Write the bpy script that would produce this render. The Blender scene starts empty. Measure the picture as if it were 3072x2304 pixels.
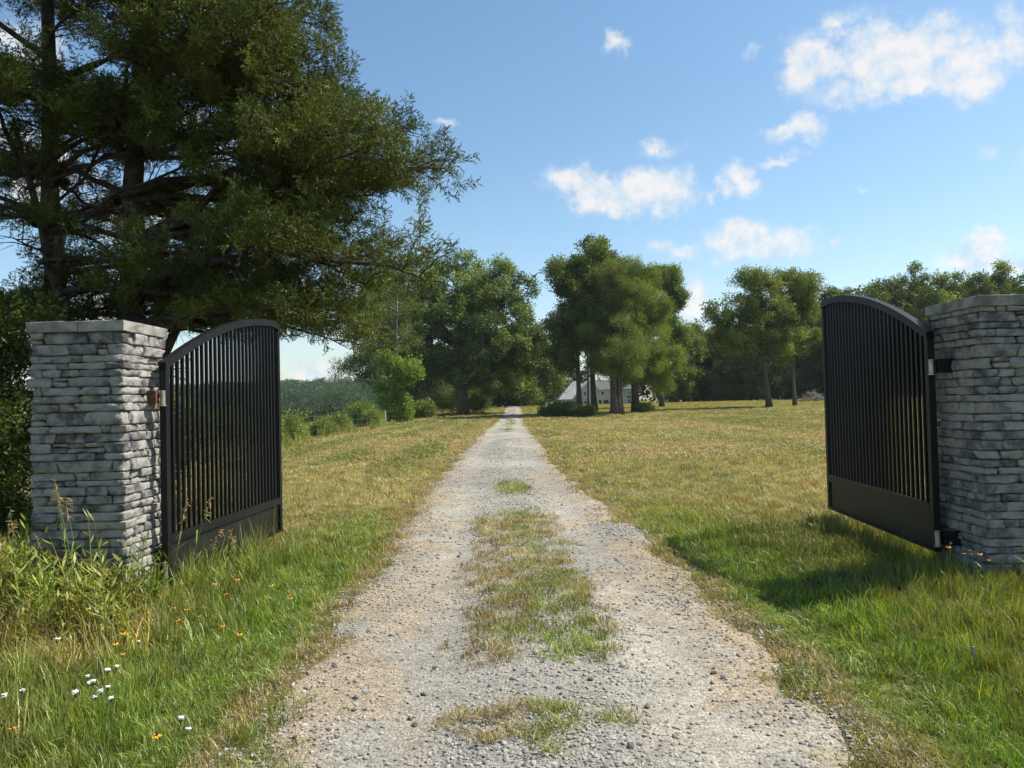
import bpy, math, random
import numpy as np
from mathutils import Matrix, Vector
R = math.radians
random.seed(7)
rng = np.random.default_rng(7)
scene = bpy.context.scene
C = scene.collection

# ------------------------------------------------------------------ camera, sky, sun, exposure
EYE = 1.6
FPX, PITCH, ROLL = 2307.0, R(1.35), R(1.4)        # focal length in pixels of the 3072 px photograph
cam = bpy.data.cameras.new('camera'); cam_o = bpy.data.objects.new('camera', cam); C.objects.link(cam_o)
cam.sensor_width = 36.0; cam.lens = 36.0 * FPX / 3072.0
cam.clip_start = 0.05; cam.clip_end = 5000
cam_o.matrix_world = Matrix.Translation((0, 0, EYE)) @ Matrix.Rotation(R(90) + PITCH, 4, 'X') @ Matrix.Rotation(-ROLL, 4, 'Z')
scene.camera = cam_o
scene.render.resolution_x, scene.render.resolution_y = 1024, 768
scene.view_settings.view_transform = 'Standard'; scene.view_settings.look = 'None'
scene.view_settings.exposure = 0.57; scene.view_settings.gamma = 1.0
scene.view_settings.use_curve_mapping = False

SUN_DIR = Vector((1.94, 0.40, 2.55)).normalized()   # from the gate's shadow on the grass
SUN_EL = math.asin(SUN_DIR.z); SUN_AZ = math.atan2(SUN_DIR.x, SUN_DIR.y)
sun = bpy.data.lights.new('sun', 'SUN'); sun.energy = 5.0; sun.angle = R(0.55); sun.color = (1.0, 0.94, 0.84)
sun_o = bpy.data.objects.new('sun', sun); C.objects.link(sun_o)
sun_o.location = SUN_DIR * 60
sun_o.rotation_euler = SUN_DIR.to_track_quat('Z', 'Y').to_euler()

def ray(px, py):
    "direction of a photograph pixel"
    a, b = px - 1536.0, py - 1152.0
    a, b = a * math.cos(ROLL) - b * math.sin(ROLL), a * math.sin(ROLL) + b * math.cos(ROLL)
    u, f, w = a / FPX, 1.0, -b / FPX
    return Vector((u, f * math.cos(PITCH) - w * math.sin(PITCH), f * math.sin(PITCH) + w * math.cos(PITCH)))
def at(px, py, Y):
    d = ray(px, py); t = Y / d.y
    return Vector((d.x * t, Y, EYE + d.z * t))

# ---- node helper
class NT:
    def __init__(s, tree): s.t = tree; s.n = tree.nodes; s.l = tree.links
    def add(s, typ, **kw):
        n = s.n.new(typ)
        for k, v in kw.items():
            if k.startswith('i_'): n.inputs[k[2:].replace('_', ' ')].default_value = v
            else: setattr(n, k, v)
        return n
    def link(s, a, b): s.l.new(a, b)
    def math(s, op, a, b=None, c=None, clamp=False):
        n = s.n.new('ShaderNodeMath'); n.operation = op; n.use_clamp = clamp
        for i, v in enumerate((a, b, c)):
            if v is None: continue
            if isinstance(v, (int, float)): n.inputs[i].default_value = v
            else: s.l.new(v, n.inputs[i])
        return n.outputs[0]
    def vmath(s, op, a, b=None, out=0):
        n = s.n.new('ShaderNodeVectorMath'); n.operation = op
        for i, v in enumerate((a, b)):
            if v is None: continue
            if isinstance(v, (tuple, list)): n.inputs[i].default_value = v
            else: s.l.new(v, n.inputs[i])
        return n.outputs[out]
    def mix(s, f, a, b, mode='MIX'):
        n = s.n.new('ShaderNodeMix'); n.data_type = 'RGBA'; n.blend_type = mode
        for idx, v in ((0, f), (6, a), (7, b)):
            if isinstance(v, (int, float)): n.inputs[idx].default_value = v
            elif isinstance(v, (tuple, list)): n.inputs[idx].default_value = tuple(v) + ((1,) if len(v) == 3 else ())
            else: s.l.new(v, n.inputs[idx])
        return n.outputs[2]
    def noise(s, vec, scale, detail=3, rough=0.55, out='Fac'):
        n = s.n.new('ShaderNodeTexNoise'); n.inputs['Scale'].default_value = scale
        n.inputs['Detail'].default_value = detail; n.inputs['Roughness'].default_value = rough
        if vec is not None: s.l.new(vec, n.inputs['Vector'])
        return n.outputs[out]
    def ramp(s, fac, stops):
        n = s.n.new('ShaderNodeValToRGB'); cr = n.color_ramp
        while len(cr.elements) < len(stops): cr.elements.new(0.5)
        for e, (p, c) in zip(cr.elements, stops):
            e.position = p; e.color = tuple(c) + (1,) if len(c) == 3 else c
        s.l.new(fac, n.inputs[0]); return n.outputs[0]
    def smooth(s, v, a, b, lo=0.0, hi=1.0):
        n = s.n.new('ShaderNodeMapRange'); n.interpolation_type = 'SMOOTHSTEP'
        s.l.new(v, n.inputs[0])
        for i, x in zip((1, 2, 3, 4), (a, b, lo, hi)): n.inputs[i].default_value = x
        return n.outputs[0]

# ---- world: physical sky plus cumulus placed by direction
world = bpy.data.worlds.new('World'); scene.world = world; world.use_nodes = True
w = NT(world.node_tree); w.n.clear()
sky = w.add('ShaderNodeTexSky', sky_type='NISHITA', sun_disc=False, sun_elevation=SUN_EL, sun_rotation=SUN_AZ,
            altitude=100, air_density=1.0, dust_density=0.8, ozone_density=1.0)
tc = w.add('ShaderNodeTexCoord'); dirv = tc.outputs['Generated']
sep = w.add('ShaderNodeSeparateXYZ'); w.link(dirv, sep.inputs[0])
az = w.math('ARCTAN2', sep.outputs[0], sep.outputs[1])
el = w.math('ARCSINE', sep.outputs[2])
comb = w.add('ShaderNodeCombineXYZ'); w.link(az, comb.inputs[0]); w.link(el, comb.inputs[1])
nv = w.noise(dirv, 26.0, 5, 0.6, 'Color')
warp = w.vmath('MULTIPLY', w.vmath('SUBTRACT', nv, (0.5, 0.5, 0.5)), (0.066, 0.056, 0))
p = w.vmath('ADD', comb.outputs[0], warp)
S = 3072 / 2212.0
CLOUDS = [(1745,140,66,60,1),(1900,118,92,66,1),(1990,125,110,62,1),(2090,155,85,56,1),(2190,85,34,64,.7),(1960,178,190,34,.75),
  (1800,52,60,24,.6),(1332,97,36,23,.6),(1720,284,62,26,.8),(1425,325,60,18,.55),(1685,341,46,12,.5),
  (1226,385,62,34,.85),(1300,420,80,42,.9),(1400,412,108,52,1),(1340,446,70,28,.7),(1595,392,36,36,.8),(1545,420,30,16,.5),
  (1600,512,72,42,.9),(1655,530,116,36,.8),(1455,535,58,22,.6),(1805,516,26,11,.5),(2115,535,44,42,.8),(2100,560,80,28,.7),
  (2185,565,40,30,.7),(1506,655,36,62,.8),(670,802,52,30,.8),(450,290,62,48,1),(90,370,80,70,.9),(280,470,70,60,.8),
  (230,650,60,60,.9),(40,110,80,50,.7),(965,266,26,11,.4),(1625,103,20,14,.4),(2135,332,16,22,.35),(1866,396,22,9,.35),
  (-140,300,120,60,.8),(2420,300,130,50,.8),(2560,520,150,45,.7)]
field = None; shade = None
for (cx, cy, a, b, k) in CLOUDS:
    d = ray(cx * S, cy * S).normalized()
    ca, ce = math.atan2(d.x, d.y), math.asin(d.z)
    ra, re = a * S / FPX * 1.22, b * S / FPX * 1.22
    q = w.vmath('MULTIPLY', w.vmath('SUBTRACT', p, (ca, ce, 0)), (1 / ra, 1 / re, 0))
    L = w.vmath('LENGTH', q, out=1)
    v = w.math('MULTIPLY_ADD', L, -k, k)            # k at the heart, 0 at the rim
    field = v if field is None else w.math('MAXIMUM', field, v)
fine = w.noise(dirv, 60.0, 7, 0.68)
dens = w.math('ADD', field, w.math('MULTIPLY_ADD', fine, 0.56, -0.28))
alpha = w.smooth(dens, -0.03, 0.58)
# ordinary broken cloud over the rest of the dome
plane = w.vmath('DIVIDE', dirv, None)
zz = w.math('MAXIMUM', sep.outputs[2], 0.06)
cz = w.add('ShaderNodeCombineXYZ')
for i in range(3): w.link(zz, cz.inputs[i])
w.link(cz.outputs[0], plane.node.inputs[1])
far_n = w.noise(plane, 0.9, 5, 0.6)
away = w.smooth(sep.outputs[1], 0.55, 0.05)
above = w.smooth(sep.outputs[2], 0.02, 0.2)
alpha2 = w.math('MULTIPLY', w.math('MULTIPLY', w.smooth(far_n, 0.56, 0.74), away), above)
alpha = w.math('MAXIMUM', alpha, alpha2)
alpha = w.math('MULTIPLY', alpha, 0.80)
up = w.vmath('ADD', dirv, (SUN_DIR.x * .012, 0, .014))
relief = w.math('SUBTRACT', w.noise(dirv, 30.0, 5, 0.6), w.noise(up, 30.0, 5, 0.6))
lit = w.math('ADD', w.math('MULTIPLY_ADD', dens, 0.45, 0.30), w.math('MULTIPLY', relief, 2.2))
ccol = w.ramp(lit, [(0.12, (3.5, 4.5, 5.4)), (0.45, (4.8, 5.1, 5.3)), (0.85, (6.1, 5.7, 5.4))])
hsv = w.add('ShaderNodeHueSaturation'); hsv.inputs['Saturation'].default_value = 1.12; hsv.inputs['Hue'].default_value = 0.492; hsv.inputs['Value'].default_value = 1.0
w.link(sky.outputs[0], hsv.inputs['Color'])
skyc = w.mix(alpha, hsv.outputs[0], ccol)
bg = w.add('ShaderNodeBackground'); bg.inputs[1].default_value = 0.116
w.link(skyc, bg.inputs[0])
wo = w.add('ShaderNodeOutputWorld'); w.link(bg.outputs[0], wo.inputs[0])

# ------------------------------------------------------------------ helpers
def hash2(ix, iy, seed):
    h = (ix.astype(np.int64) * 374761393 + iy.astype(np.int64) * 668265263 + seed * 1442695041) & 0xFFFFFFFF
    h = ((h ^ (h >> 13)) * 1274126177) & 0xFFFFFFFF
    return ((h ^ (h >> 16)) & 0xFFFF) / 65535.0
def vnoise(x, y, seed=0):
    x = np.asarray(x, float); y = np.asarray(y, float)
    ix, iy = np.floor(x), np.floor(y); fx, fy = x - ix, y - iy
    fx = fx * fx * (3 - 2 * fx); fy = fy * fy * (3 - 2 * fy)
    a, b = hash2(ix, iy, seed), hash2(ix + 1, iy, seed)
    c, d = hash2(ix, iy + 1, seed), hash2(ix + 1, iy + 1, seed)
    return (a * (1 - fx) + b * fx) * (1 - fy) + (c * (1 - fx) + d * fx) * fy
def fbm(x, y, seed=0, octv=4):
    s, a, t = 0, 0.5, 0
    for i in range(octv):
        s = s + a * vnoise(x * 2 ** i, y * 2 ** i, seed + i * 17); t += a; a *= 0.5
    return s / t
def sstep(a, b, x):
    t = np.clip((np.asarray(x, float) - a) / (b - a), 0, 1); return t * t * (3 - 2 * t)

def road_x(y):
    return np.interp(y, [-10, 3, 5, 8, 13, 19, 40, 58, 85, 110, 150, 220], [.14, .15, .15, .07, -.15, -.29, -.36, -.32, .0, .15, .2, .0])
def road_half(y):
    return np.interp(y, [-10, 3, 7, 13, 20, 40, 60, 110, 200], [1.42, 1.42, 1.5, 1.46, 1.42, 1.38, 1.22, 1.12, 1.1])
def gz0(x, y):
    x = np.asarray(x, float); y = np.asarray(y, float)
    z = -0.12 * np.exp(-((y - 62) / 16.0) ** 2) * sstep(16, 4, np.abs(x))
    crest = np.interp(y, [0, 45, 70, 88, 108, 125, 160, 230, 900], [0, 0, .12, .36, .88, .9, .55, .3, .3])
    left = sstep(-9, -26, x)
    z = z + crest * (1 - left)
    z = z - left * (1.7 * sstep(12, 60, y)) * (1 - sstep(260, 420, y))
    z = z + left * 9.5 * sstep(300, 520, y + (x + 60) * 0.25)
    z = z + 0.11 * sstep(1.7, 3.4, x) * sstep(14, 9, y)
    z = z + 0.05 * sstep(-2.4, -4.5, x) * sstep(10, 6, y)
    far = sstep(6, 40, y)
    z = z + (fbm(x * 0.35, y * 0.35, 3) - 0.5) * 0.10 * sstep(1.2, 2.2, np.abs(x - road_x(y)))
    z = z + (fbm(x * 1.7, y * 1.7, 5) - 0.5) * 0.06 * sstep(1.3, 2.0, np.abs(x - road_x(y)))
    return z
def gz(x, y):
    u = np.abs(np.asarray(x, float) - road_x(y))
    return gz0(x, y) - 0.05 * sstep(road_half(y) + 0.05, road_half(y) - 0.25, u)
def drive_dz(x, y):
    "height of the gravel sheet above the graded bed"
    u = np.asarray(x, float) - road_x(y); h = road_half(y)
    edge = (fbm(x * 2.1, y * 2.1, 11) - 0.5) * 0.5
    prof = 0.02 * np.exp(-((u - .1) / .35) ** 2) - 0.022 * (np.exp(-((u - .85) / .28) ** 2) + np.exp(-((u + .7) / .28) ** 2))
    z = prof + (fbm(x * 5, y * 5, 21) - 0.5) * 0.02
    fall = sstep(h - 0.22, h + 0.22, np.abs(u) + edge)
    return z * (1 - fall) - 0.085 * fall + 0.012
def Z(x, y): return float(gz(np.array([x]), np.array([y]))[0])

def new_mesh(name, verts, faces, mat=None, parent=None, smooth=False):
    me = bpy.data.meshes.new(name)
    me.from_pydata([tuple(v) for v in verts], [], faces)
    if smooth: me.polygons.foreach_set('use_smooth', [True] * len(me.polygons))
    me.update()
    o = bpy.data.objects.new(name, me); C.objects.link(o)
    if mat: me.materials.append(mat)
    if parent: o.parent = parent
    return o
def fast_mesh(name, V, Q, mat, smooth=True):
    me = bpy.data.meshes.new(name); V = np.asarray(V, np.float32); Q = np.asarray(Q, np.int32)
    me.vertices.add(len(V)); me.vertices.foreach_set('co', V.ravel())
    k = Q.shape[1]
    me.loops.add(Q.size); me.loops.foreach_set('vertex_index', Q.ravel())
    me.polygons.add(len(Q)); me.polygons.foreach_set('loop_start', np.arange(0, Q.size, k, dtype=np.int32))
    me.polygons.foreach_set('loop_total', np.full(len(Q), k, np.int32))
    if smooth: me.polygons.foreach_set('use_smooth', np.ones(len(Q), bool))
    me.update(calc_edges=True); me.validate()
    if mat: me.materials.append(mat)
    return me
def grid_mesh(name, X, Y, ZZ, mat):
    ny, nx = X.shape
    V = np.stack([X.ravel(), Y.ravel(), ZZ.ravel()], 1)
    i = (np.arange(ny - 1)[:, None] * nx + np.arange(nx - 1)[None]).ravel()
    return fast_mesh(name, V, np.stack([i, i + 1, i + nx + 1, i + nx], 1), mat)
def color_attr(me, col, name='col'):
    a = me.color_attributes.new(name, 'FLOAT_COLOR', 'POINT')
    c = np.ones((len(col), 4), np.float32); c[:, :3] = col
    a.data.foreach_set('color', c.ravel())
class Acc:
    "collects boxes and tubes into one mesh"
    def __init__(s): s.v = []; s.f = []
    def box(s, lo, hi):
        n = len(s.v); x0, y0, z0 = lo; x1, y1, z1 = hi
        s.v += [(x0,y0,z0),(x1,y0,z0),(x1,y1,z0),(x0,y1,z0),(x0,y0,z1),(x1,y0,z1),(x1,y1,z1),(x0,y1,z1)]
        s.f += [tuple(n + k for k in q) for q in ((0,3,2,1),(4,5,6,7),(0,1,5,4),(1,2,6,5),(2,3,7,6),(3,0,4,7))]
        return s
    def tube(s, pts, rad, seg=6, cap=True, jit=0.0):
        pts = [Vector(p) for p in pts]; n0 = len(s.v)
        up = Vector((0.13, 0.31, 0.94))
        for i, p in enumerate(pts):
            t = (pts[min(i + 1, len(pts) - 1)] - pts[max(i - 1, 0)])
            t = t.normalized() if t.length > 1e-9 else Vector((0, 0, 1))
            a = t.cross(Vector((0, 1, 0.02)) if abs(t.y) < 0.9 else Vector((1, 0, 0))).normalized(); b = t.cross(a)
            for k in range(seg):
                an = 2 * math.pi * k / seg
                r = rad[i] * (1 + (random.uniform(-jit, jit) if jit else 0))
                s.v.append(tuple(p + (a * math.cos(an) + b * math.sin(an)) * r))
        for i in range(len(pts) - 1):
            for k in range(seg):
                a0 = n0 + i * seg + k; a1 = n0 + i * seg + (k + 1) % seg
                s.f.append((a0, a1, a1 + seg, a0 + seg))
        if cap:
            s.f.append(tuple(n0 + k for k in range(seg))[::-1])
            s.f.append(tuple(n0 + (len(pts) - 1) * seg + k for k in range(seg)))
        return s
    def poly(s, pts):
        n = len(s.v); s.v += [tuple(p) for p in pts]; s.f.append(tuple(range(n, n + len(pts)))); return s
    def prism(s, pts2, axis, lo, hi):
        "extrude an outline: axis 'y' takes (x,z) points"
        n = len(s.v); k = len(pts2)
        mk = (lambda p, d: (p[0], d, p[1])) if axis == 'y' else (lambda p, d: (d, p[0], p[1]))
        s.v += [mk(p, lo) for p in pts2] + [mk(p, hi) for p in pts2]
        s.f.append(tuple(range(n, n + k))); s.f.append(tuple(range(n + 2 * k - 1, n + k - 1, -1)))
        for i in range(k):
            j = (i + 1) % k; s.f.append((n + j, n + i, n + k + i, n + k + j))
        return s
    def build(s, name, mat, parent=None, smooth=False): return new_mesh(name, s.v, s.f, mat, parent, smooth)
def empty(name, loc, rz=0.0):
    o = bpy.data.objects.new(name, None); C.objects.link(o); o.location = loc; o.rotation_euler = (0, 0, rz)
    o.empty_display_size = 0.2
    return o
def tag(o, label=None, cat=None, group=None, kind=None):
    if label: o['label'] = label
    if cat: o['category'] = cat
    if group: o['group'] = group
    if kind: o['kind'] = kind
    return o
def dup(o, parent=None):
    c = o.copy(); C.objects.link(c); c.parent = parent
    for k in list(o.children): dup(k, c)
    return c

# ------------------------------------------------------------------ materials
def material(name):
    m = bpy.data.materials.new(name); m.use_nodes = True; t = NT(m.node_tree); t.n.clear()
    out = t.add('ShaderNodeOutputMaterial'); return m, t, out
def principled(t, out, col, rough=0.8, bump=None, bstr=0.3, bdist=0.02, metal=0.0, spec=0.5):
    b = t.add('ShaderNodeBsdfPrincipled'); b.inputs['Metallic'].default_value = metal
    b.inputs['Specular IOR Level'].default_value = spec
    if isinstance(col, (tuple, list)): b.inputs['Base Color'].default_value = tuple(col) + (1,)
    else: t.link(col, b.inputs['Base Color'])
    if isinstance(rough, (int, float)): b.inputs['Roughness'].default_value = rough
    else: t.link(rough, b.inputs['Roughness'])
    if bump is not None:
        n = t.add('ShaderNodeBump'); n.inputs['Strength'].default_value = bstr; n.inputs['Distance'].default_value = bdist
        t.link(bump, n.inputs['Height']); t.link(n.outputs[0], b.inputs['Normal'])
    t.link(b.outputs[0], out.inputs[0]); return b
def plain(name, col, rough=0.7, var=0.25, scale=8.0, bump=0.2, metal=0.0, spec=0.5, dist=0.01):
    m, t, out = material(name)
    tc = t.add('ShaderNodeTexCoord'); n = t.noise(tc.outputs['Object'], scale, 5, 0.6)
    c = t.mix(t.smooth(n, 0.3, 0.7), [x * (1 - var) for x in col], [min(1, x * (1 + var)) for x in col])
    principled(t, out, c, rough, t.noise(tc.outputs['Object'], scale * 5, 3), bump, dist, metal, spec); return m
def leafy(name, trans=0.35, gloss=0.04, tmul=(1.25, 1.15, 0.45)):
    "leaf and blade colour comes from a per-instance tint and a per-leaf variation"
    m, t, out = material(name)
    ti = t.add('ShaderNodeAttribute', attribute_type='INSTANCER', attribute_name='tint')
    va = t.add('ShaderNodeAttribute', attribute_type='GEOMETRY', attribute_name='vary')
    col = t.mix(1.0, ti.outputs['Color'], va.outputs['Color'], 'MULTIPLY')
    d = t.add('ShaderNodeBsdfDiffuse'); t.link(col, d.inputs[0])
    tr = t.add('ShaderNodeBsdfTranslucent'); t.link(t.mix(1.0, col, tmul, 'MULTIPLY'), tr.inputs[0])
    mx = t.add('ShaderNodeMixShader'); mx.inputs[0].default_value = trans
    t.link(d.outputs[0], mx.inputs[1]); t.link(tr.outputs[0], mx.inputs[2])
    if gloss:
        g = t.add('ShaderNodeBsdfGlossy'); g.inputs['Roughness'].default_value = 0.45; g.inputs[0].default_value = (1, 1, 1, 1)
        m2 = t.add('ShaderNodeMixShader'); m2.inputs[0].default_value = gloss
        t.link(mx.outputs[0], m2.inputs[1]); t.link(g.outputs[0], m2.inputs[2]); t.link(m2.outputs[0], out.inputs[0])
    else: t.link(mx.outputs[0], out.inputs[0])
    return m
def mat_ledge():
    m, t, out = material('ledgestone')
    tc = t.add('ShaderNodeTexCoord'); oi = t.add('ShaderNodeObjectInfo')
    off = t.vmath('ADD', tc.outputs['Object'], None)
    k = t.add('ShaderNodeCombineXYZ')
    for i in range(3): t.link(t.math('MULTIPLY', oi.outputs['Random'], 37.0 + i * 11), k.inputs[i])
    t.link(k.outputs[0], off.node.inputs[1])
    n1 = t.noise(off, 7.0, 5, 0.65); n2 = t.noise(off, 38.0, 5, 0.7)
    base = t.ramp(oi.outputs['Random'], [(0.0, (.085,.086,.092)), (.25, (.125,.125,.13)), (.45, (.24,.23,.21)), (.75, (.375,.36,.328)), (1, (.21,.202,.19))])
    c = t.mix(t.smooth(n1, .35, .7), base, (.36, .345, .31)); 
    c = t.mix(t.math('MULTIPLY', t.smooth(n1, .52, .30), .75), c, (.075, .075, .08))
    c = t.mix(t.math('MULTIPLY', t.smooth(n2, .45, .72), .35), c, (.19, .175, .145))
    h = t.math('ADD', t.math('MULTIPLY', n1, .6), t.math('MULTIPLY', n2, .5))
    principled(t, out, c, 0.92, h, 1.0, 0.03, spec=0.2); return m
def mat_ground():
    m, t, out = material('meadow_soil')
    a = t.add('ShaderNodeAttribute', attribute_name='col'); tc = t.add('ShaderNodeTexCoord')
    n = t.noise(tc.outputs['Object'], 2.2, 6, 0.65); n2 = t.noise(tc.outputs['Object'], 30, 4, 0.7)
    v = t.math('MULTIPLY', t.smooth(n, .25, .75, .65, 1.3), t.smooth(n2, .25, .75, .6, 1.35))
    cv = t.add('ShaderNodeCombineXYZ')
    for i in range(3): t.link(v, cv.inputs[i])
    c = t.mix(1.0, a.outputs['Color'], cv.outputs[0], 'MULTIPLY')
    principled(t, out, c, 1.0, t.math('ADD', n2, t.math('MULTIPLY', n, .5)), 0.8, 0.06, spec=0.0); return m
def mat_gravel_sheet():
    m, t, out = material('gravel_fines')
    a = t.add('ShaderNodeAttribute', attribute_name='col'); tc = t.add('ShaderNodeTexCoord')
    vo = t.add('ShaderNodeTexVoronoi'); vo.inputs['Scale'].default_value = 55; t.link(tc.outputs['Object'], vo.inputs['Vector'])
    vo2 = t.add('ShaderNodeTexVoronoi'); vo2.inputs['Scale'].default_value = 130; t.link(tc.outputs['Object'], vo2.inputs['Vector'])
    s1 = t.add('ShaderNodeSeparateColor'); t.link(vo.outputs['Color'], s1.inputs[0])
    s2 = t.add('ShaderNodeSeparateColor'); t.link(vo2.outputs['Color'], s2.inputs[0])
    n = t.noise(tc.outputs['Object'], 3.0, 5, 0.65)
    v = t.math('MULTIPLY', t.smooth(s1.outputs[0], 0, 1, .72, 1.2), t.smooth(s2.outputs[1], 0, 1, .8, 1.15))
    v = t.math('MULTIPLY', v, t.smooth(n, .3, .7, .85, 1.12))
    cv = t.add('ShaderNodeCombineXYZ')
    for i in range(3): t.link(v, cv.inputs[i])
    c = t.mix(1.0, a.outputs['Color'], cv.outputs[0], 'MULTIPLY')
    h = t.math('ADD', t.math('MULTIPLY', vo.outputs['Distance'], -1.0), t.math('MULTIPLY', s2.outputs[0], .4))
    principled(t, out, c, 0.95, h, 0.7, 0.012, spec=0.15); return m
def mat_pebble():
    m, t, out = material('crushed_stone')
    a = t.add('ShaderNodeAttribute', attribute_type='INSTANCER', attribute_name='tint')
    tc = t.add('ShaderNodeTexCoord'); n = t.noise(tc.outputs['Object'], 3.0, 3)
    c = t.mix(t.smooth(n, .3, .7), a.outputs['Color'], t.mix(0.5, a.outputs['Color'], (.42, .39, .33)))
    principled(t, out, c, 0.9, None, spec=0.2); return m

M = dict(
  ledge=mat_ledge(), cap=plain('cast_stone_cap', (.25, .24, .21), .9, .45, 6, .5, spec=.2),
  mortar=plain('mortar_core', (.055, .054, .05), 1, .3, 20, .3, spec=0),
  steel=plain('black_painted_steel', (.0065, .0065, .0072), .48, .35, 5, .08, spec=.28),
  panel=plain('black_panel_steel', (.0125, .012, .011), .5, .4, 3, .12, spec=.3),
  rust=plain('rusty_steel', (.13, .045, .018), .8, .5, 25, .4), zinc=plain('zinc_barrel', (.42, .38, .30), .45, .3, 20, .1, metal=.6),
  bark=plain('grey_brown_bark', (.105, .085, .065), .95, .5, 9, .9, spec=.1, dist=.04),
  cedarbark=plain('cedar_bark', (.062, .050, .040), .95, .5, 7, .9, spec=.1, dist=.03),
  palebark=plain('pale_bark', (.19, .165, .135), .95, .4, 9, .8, spec=.1, dist=.03),
  deadwood=plain('bleached_dead_wood', (.33, .29, .24), .95, .35, 9, .6, spec=.1),
  leaf=leafy('tree_leaves', .36, .014), cedar=leafy('cedar_sprays', .24, .02), blade=leafy('grass_blades', .36, .03),
  straw=leafy('dry_stalks', .2, .02, (1.1, 1, .7)),
  ground=mat_ground(), gravel=mat_gravel_sheet(), pebble=mat_pebble(),
  soil=plain('dark_dug_soil', (.11, .085, .06), 1, .45, 14, 1, spec=0, dist=.03),
  stem=plain('green_stem', (.10, .16, .035), .7, .3, 20, .1), leafgreen=plain('weed_leaf', (.12, .19, .04), .6, .3, 12, .1),
  drystem=plain('straw_stem', (.30, .26, .10), .8, .3, 20, .1), seed=plain('seed_head', (.38, .25, .10), .9, .35, 40, .3),
  petal=plain('yellow_petal', (.78, .36, .012), .55, .15, 30, .05), cone=plain('dark_flower_centre', (.05, .018, .008), .8, .4, 60, .4),
  white=plain('white_floret', (.62, .62, .56), .7, .12, 60, .2),
  post=plain('weathered_post', (.40, .37, .32), .9, .3, 12, .4), tpost=plain('green_metal_post', (.06, .075, .055), .7, .3, 9, .1),
  wire=plain('galvanised_wire', (.18, .18, .17), .5, .2, 9, .05, metal=.7),
  siding=plain('white_siding', (.52, .54, .50), .7, .10, 2, .05), roof=plain('grey_metal_roof', (.30, .30, .29), .5, .15, 1, .05),
  shingle=plain('dark_roof', (.10, .10, .10), .9, .3, 4, .3), glass=plain('window_glass', (.03, .035, .04), .08, .2, 2, 0),
  garage=plain('garage_door', (.055, .06, .065), .6, .2, 3, .05), trim=plain('white_trim', (.66, .66, .63), .6, .08, 4, .05),
  bird=plain('dark_feathers', (.03, .03, .032), .8, .2, 30, .1), twig=plain('grey_brushwood', (.21, .18, .15), .95, .4, 6, .4),
)

# ------------------------------------------------------------------ scattering (geometry nodes on a point mesh)
def vary_attr(me, vals):
    a = me.color_attributes.new('vary', 'FLOAT_COLOR', 'POINT')
    c = np.ones((len(me.vertices), 4), np.float32); c[:, :3] = vals; a.data.foreach_set('color', c.ravel())
def proto(name, V, F, vary, mat, smooth=True):
    me = bpy.data.meshes.new(name); me.from_pydata([tuple(v) for v in V], [], F)
    if smooth: me.polygons.foreach_set('use_smooth', [True] * len(me.polygons))
    me.materials.append(mat); me.update()
    if vary is not None: vary_attr(me, np.asarray(vary, np.float32))
    return bpy.data.objects.new(name, me)          # kept out of the scene: only its mesh is instanced
GROUPS = {}
def scatter_group(key, protos):
    if key in GROUPS: return GROUPS[key]
    g = bpy.data.node_groups.new('scatter_' + key, 'GeometryNodeTree')
    g.interface.new_socket('Geometry', in_out='INPUT', socket_type='NodeSocketGeometry')
    g.interface.new_socket('Geometry', in_out='OUTPUT', socket_type='NodeSocketGeometry')
    t = NT(g); gi = t.add('NodeGroupInput'); go = t.add('NodeGroupOutput')
    g2i = t.add('GeometryNodeGeometryToInstance')
    for o in reversed(protos):
        oi = t.add('GeometryNodeObjectInfo'); oi.inputs['Object'].default_value = o; oi.inputs['As Instance'].default_value = False
        t.link(oi.outputs['Geometry'], g2i.inputs[0])
    iop = t.add('GeometryNodeInstanceOnPoints'); iop.inputs['Pick Instance'].default_value = True
    m2p = t.add('GeometryNodeMeshToPoints')
    t.link(gi.outputs[0], m2p.inputs['Mesh']); t.link(m2p.outputs[0], iop.inputs['Points']); t.link(g2i.outputs[0], iop.inputs['Instance'])
    for nm, typ, sock in (('idx', 'INT', 'Instance Index'), ('rot', 'FLOAT_VECTOR', 'Rotation'), ('scl', 'FLOAT_VECTOR', 'Scale')):
        na = t.add('GeometryNodeInputNamedAttribute', data_type=typ); na.inputs['Name'].default_value = nm
        t.link(na.outputs['Attribute'], iop.inputs[sock])
    t.link(iop.outputs[0], go.inputs[0]); GROUPS[key] = g; return g
def scatter(name, key, protos, P, rot, scl, tint, parent=None, mat=None):
    P = np.asarray(P, np.float32); n = len(P)
    me = bpy.data.meshes.new(name); me.vertices.add(n); me.vertices.foreach_set('co', P.ravel())
    a = me.attributes.new('idx', 'INT', 'POINT'); a.data.foreach_set('value', rng.integers(0, len(protos), n).astype(np.int32))
    a = me.attributes.new('rot', 'FLOAT_VECTOR', 'POINT'); a.data.foreach_set('vector', np.asarray(rot, np.float32).ravel())
    scl = np.asarray(scl, np.float32)
    if scl.ndim == 1: scl = np.repeat(scl[:, None], 3, 1)
    a = me.attributes.new('scl', 'FLOAT_VECTOR', 'POINT'); a.data.foreach_set('vector', scl.ravel())
    a = me.attributes.new('tint', 'FLOAT_COLOR', 'POINT'); c = np.ones((n, 4), np.float32); c[:, :3] = tint
    a.data.foreach_set('color', c.ravel())
    if mat: me.materials.append(mat)
    o = bpy.data.objects.new(name, me); C.objects.link(o)
    md = o.modifiers.new('scatter', 'NODES'); md.node_group = scatter_group(key, protos)
    if parent: o.parent = parent
    return o

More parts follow.
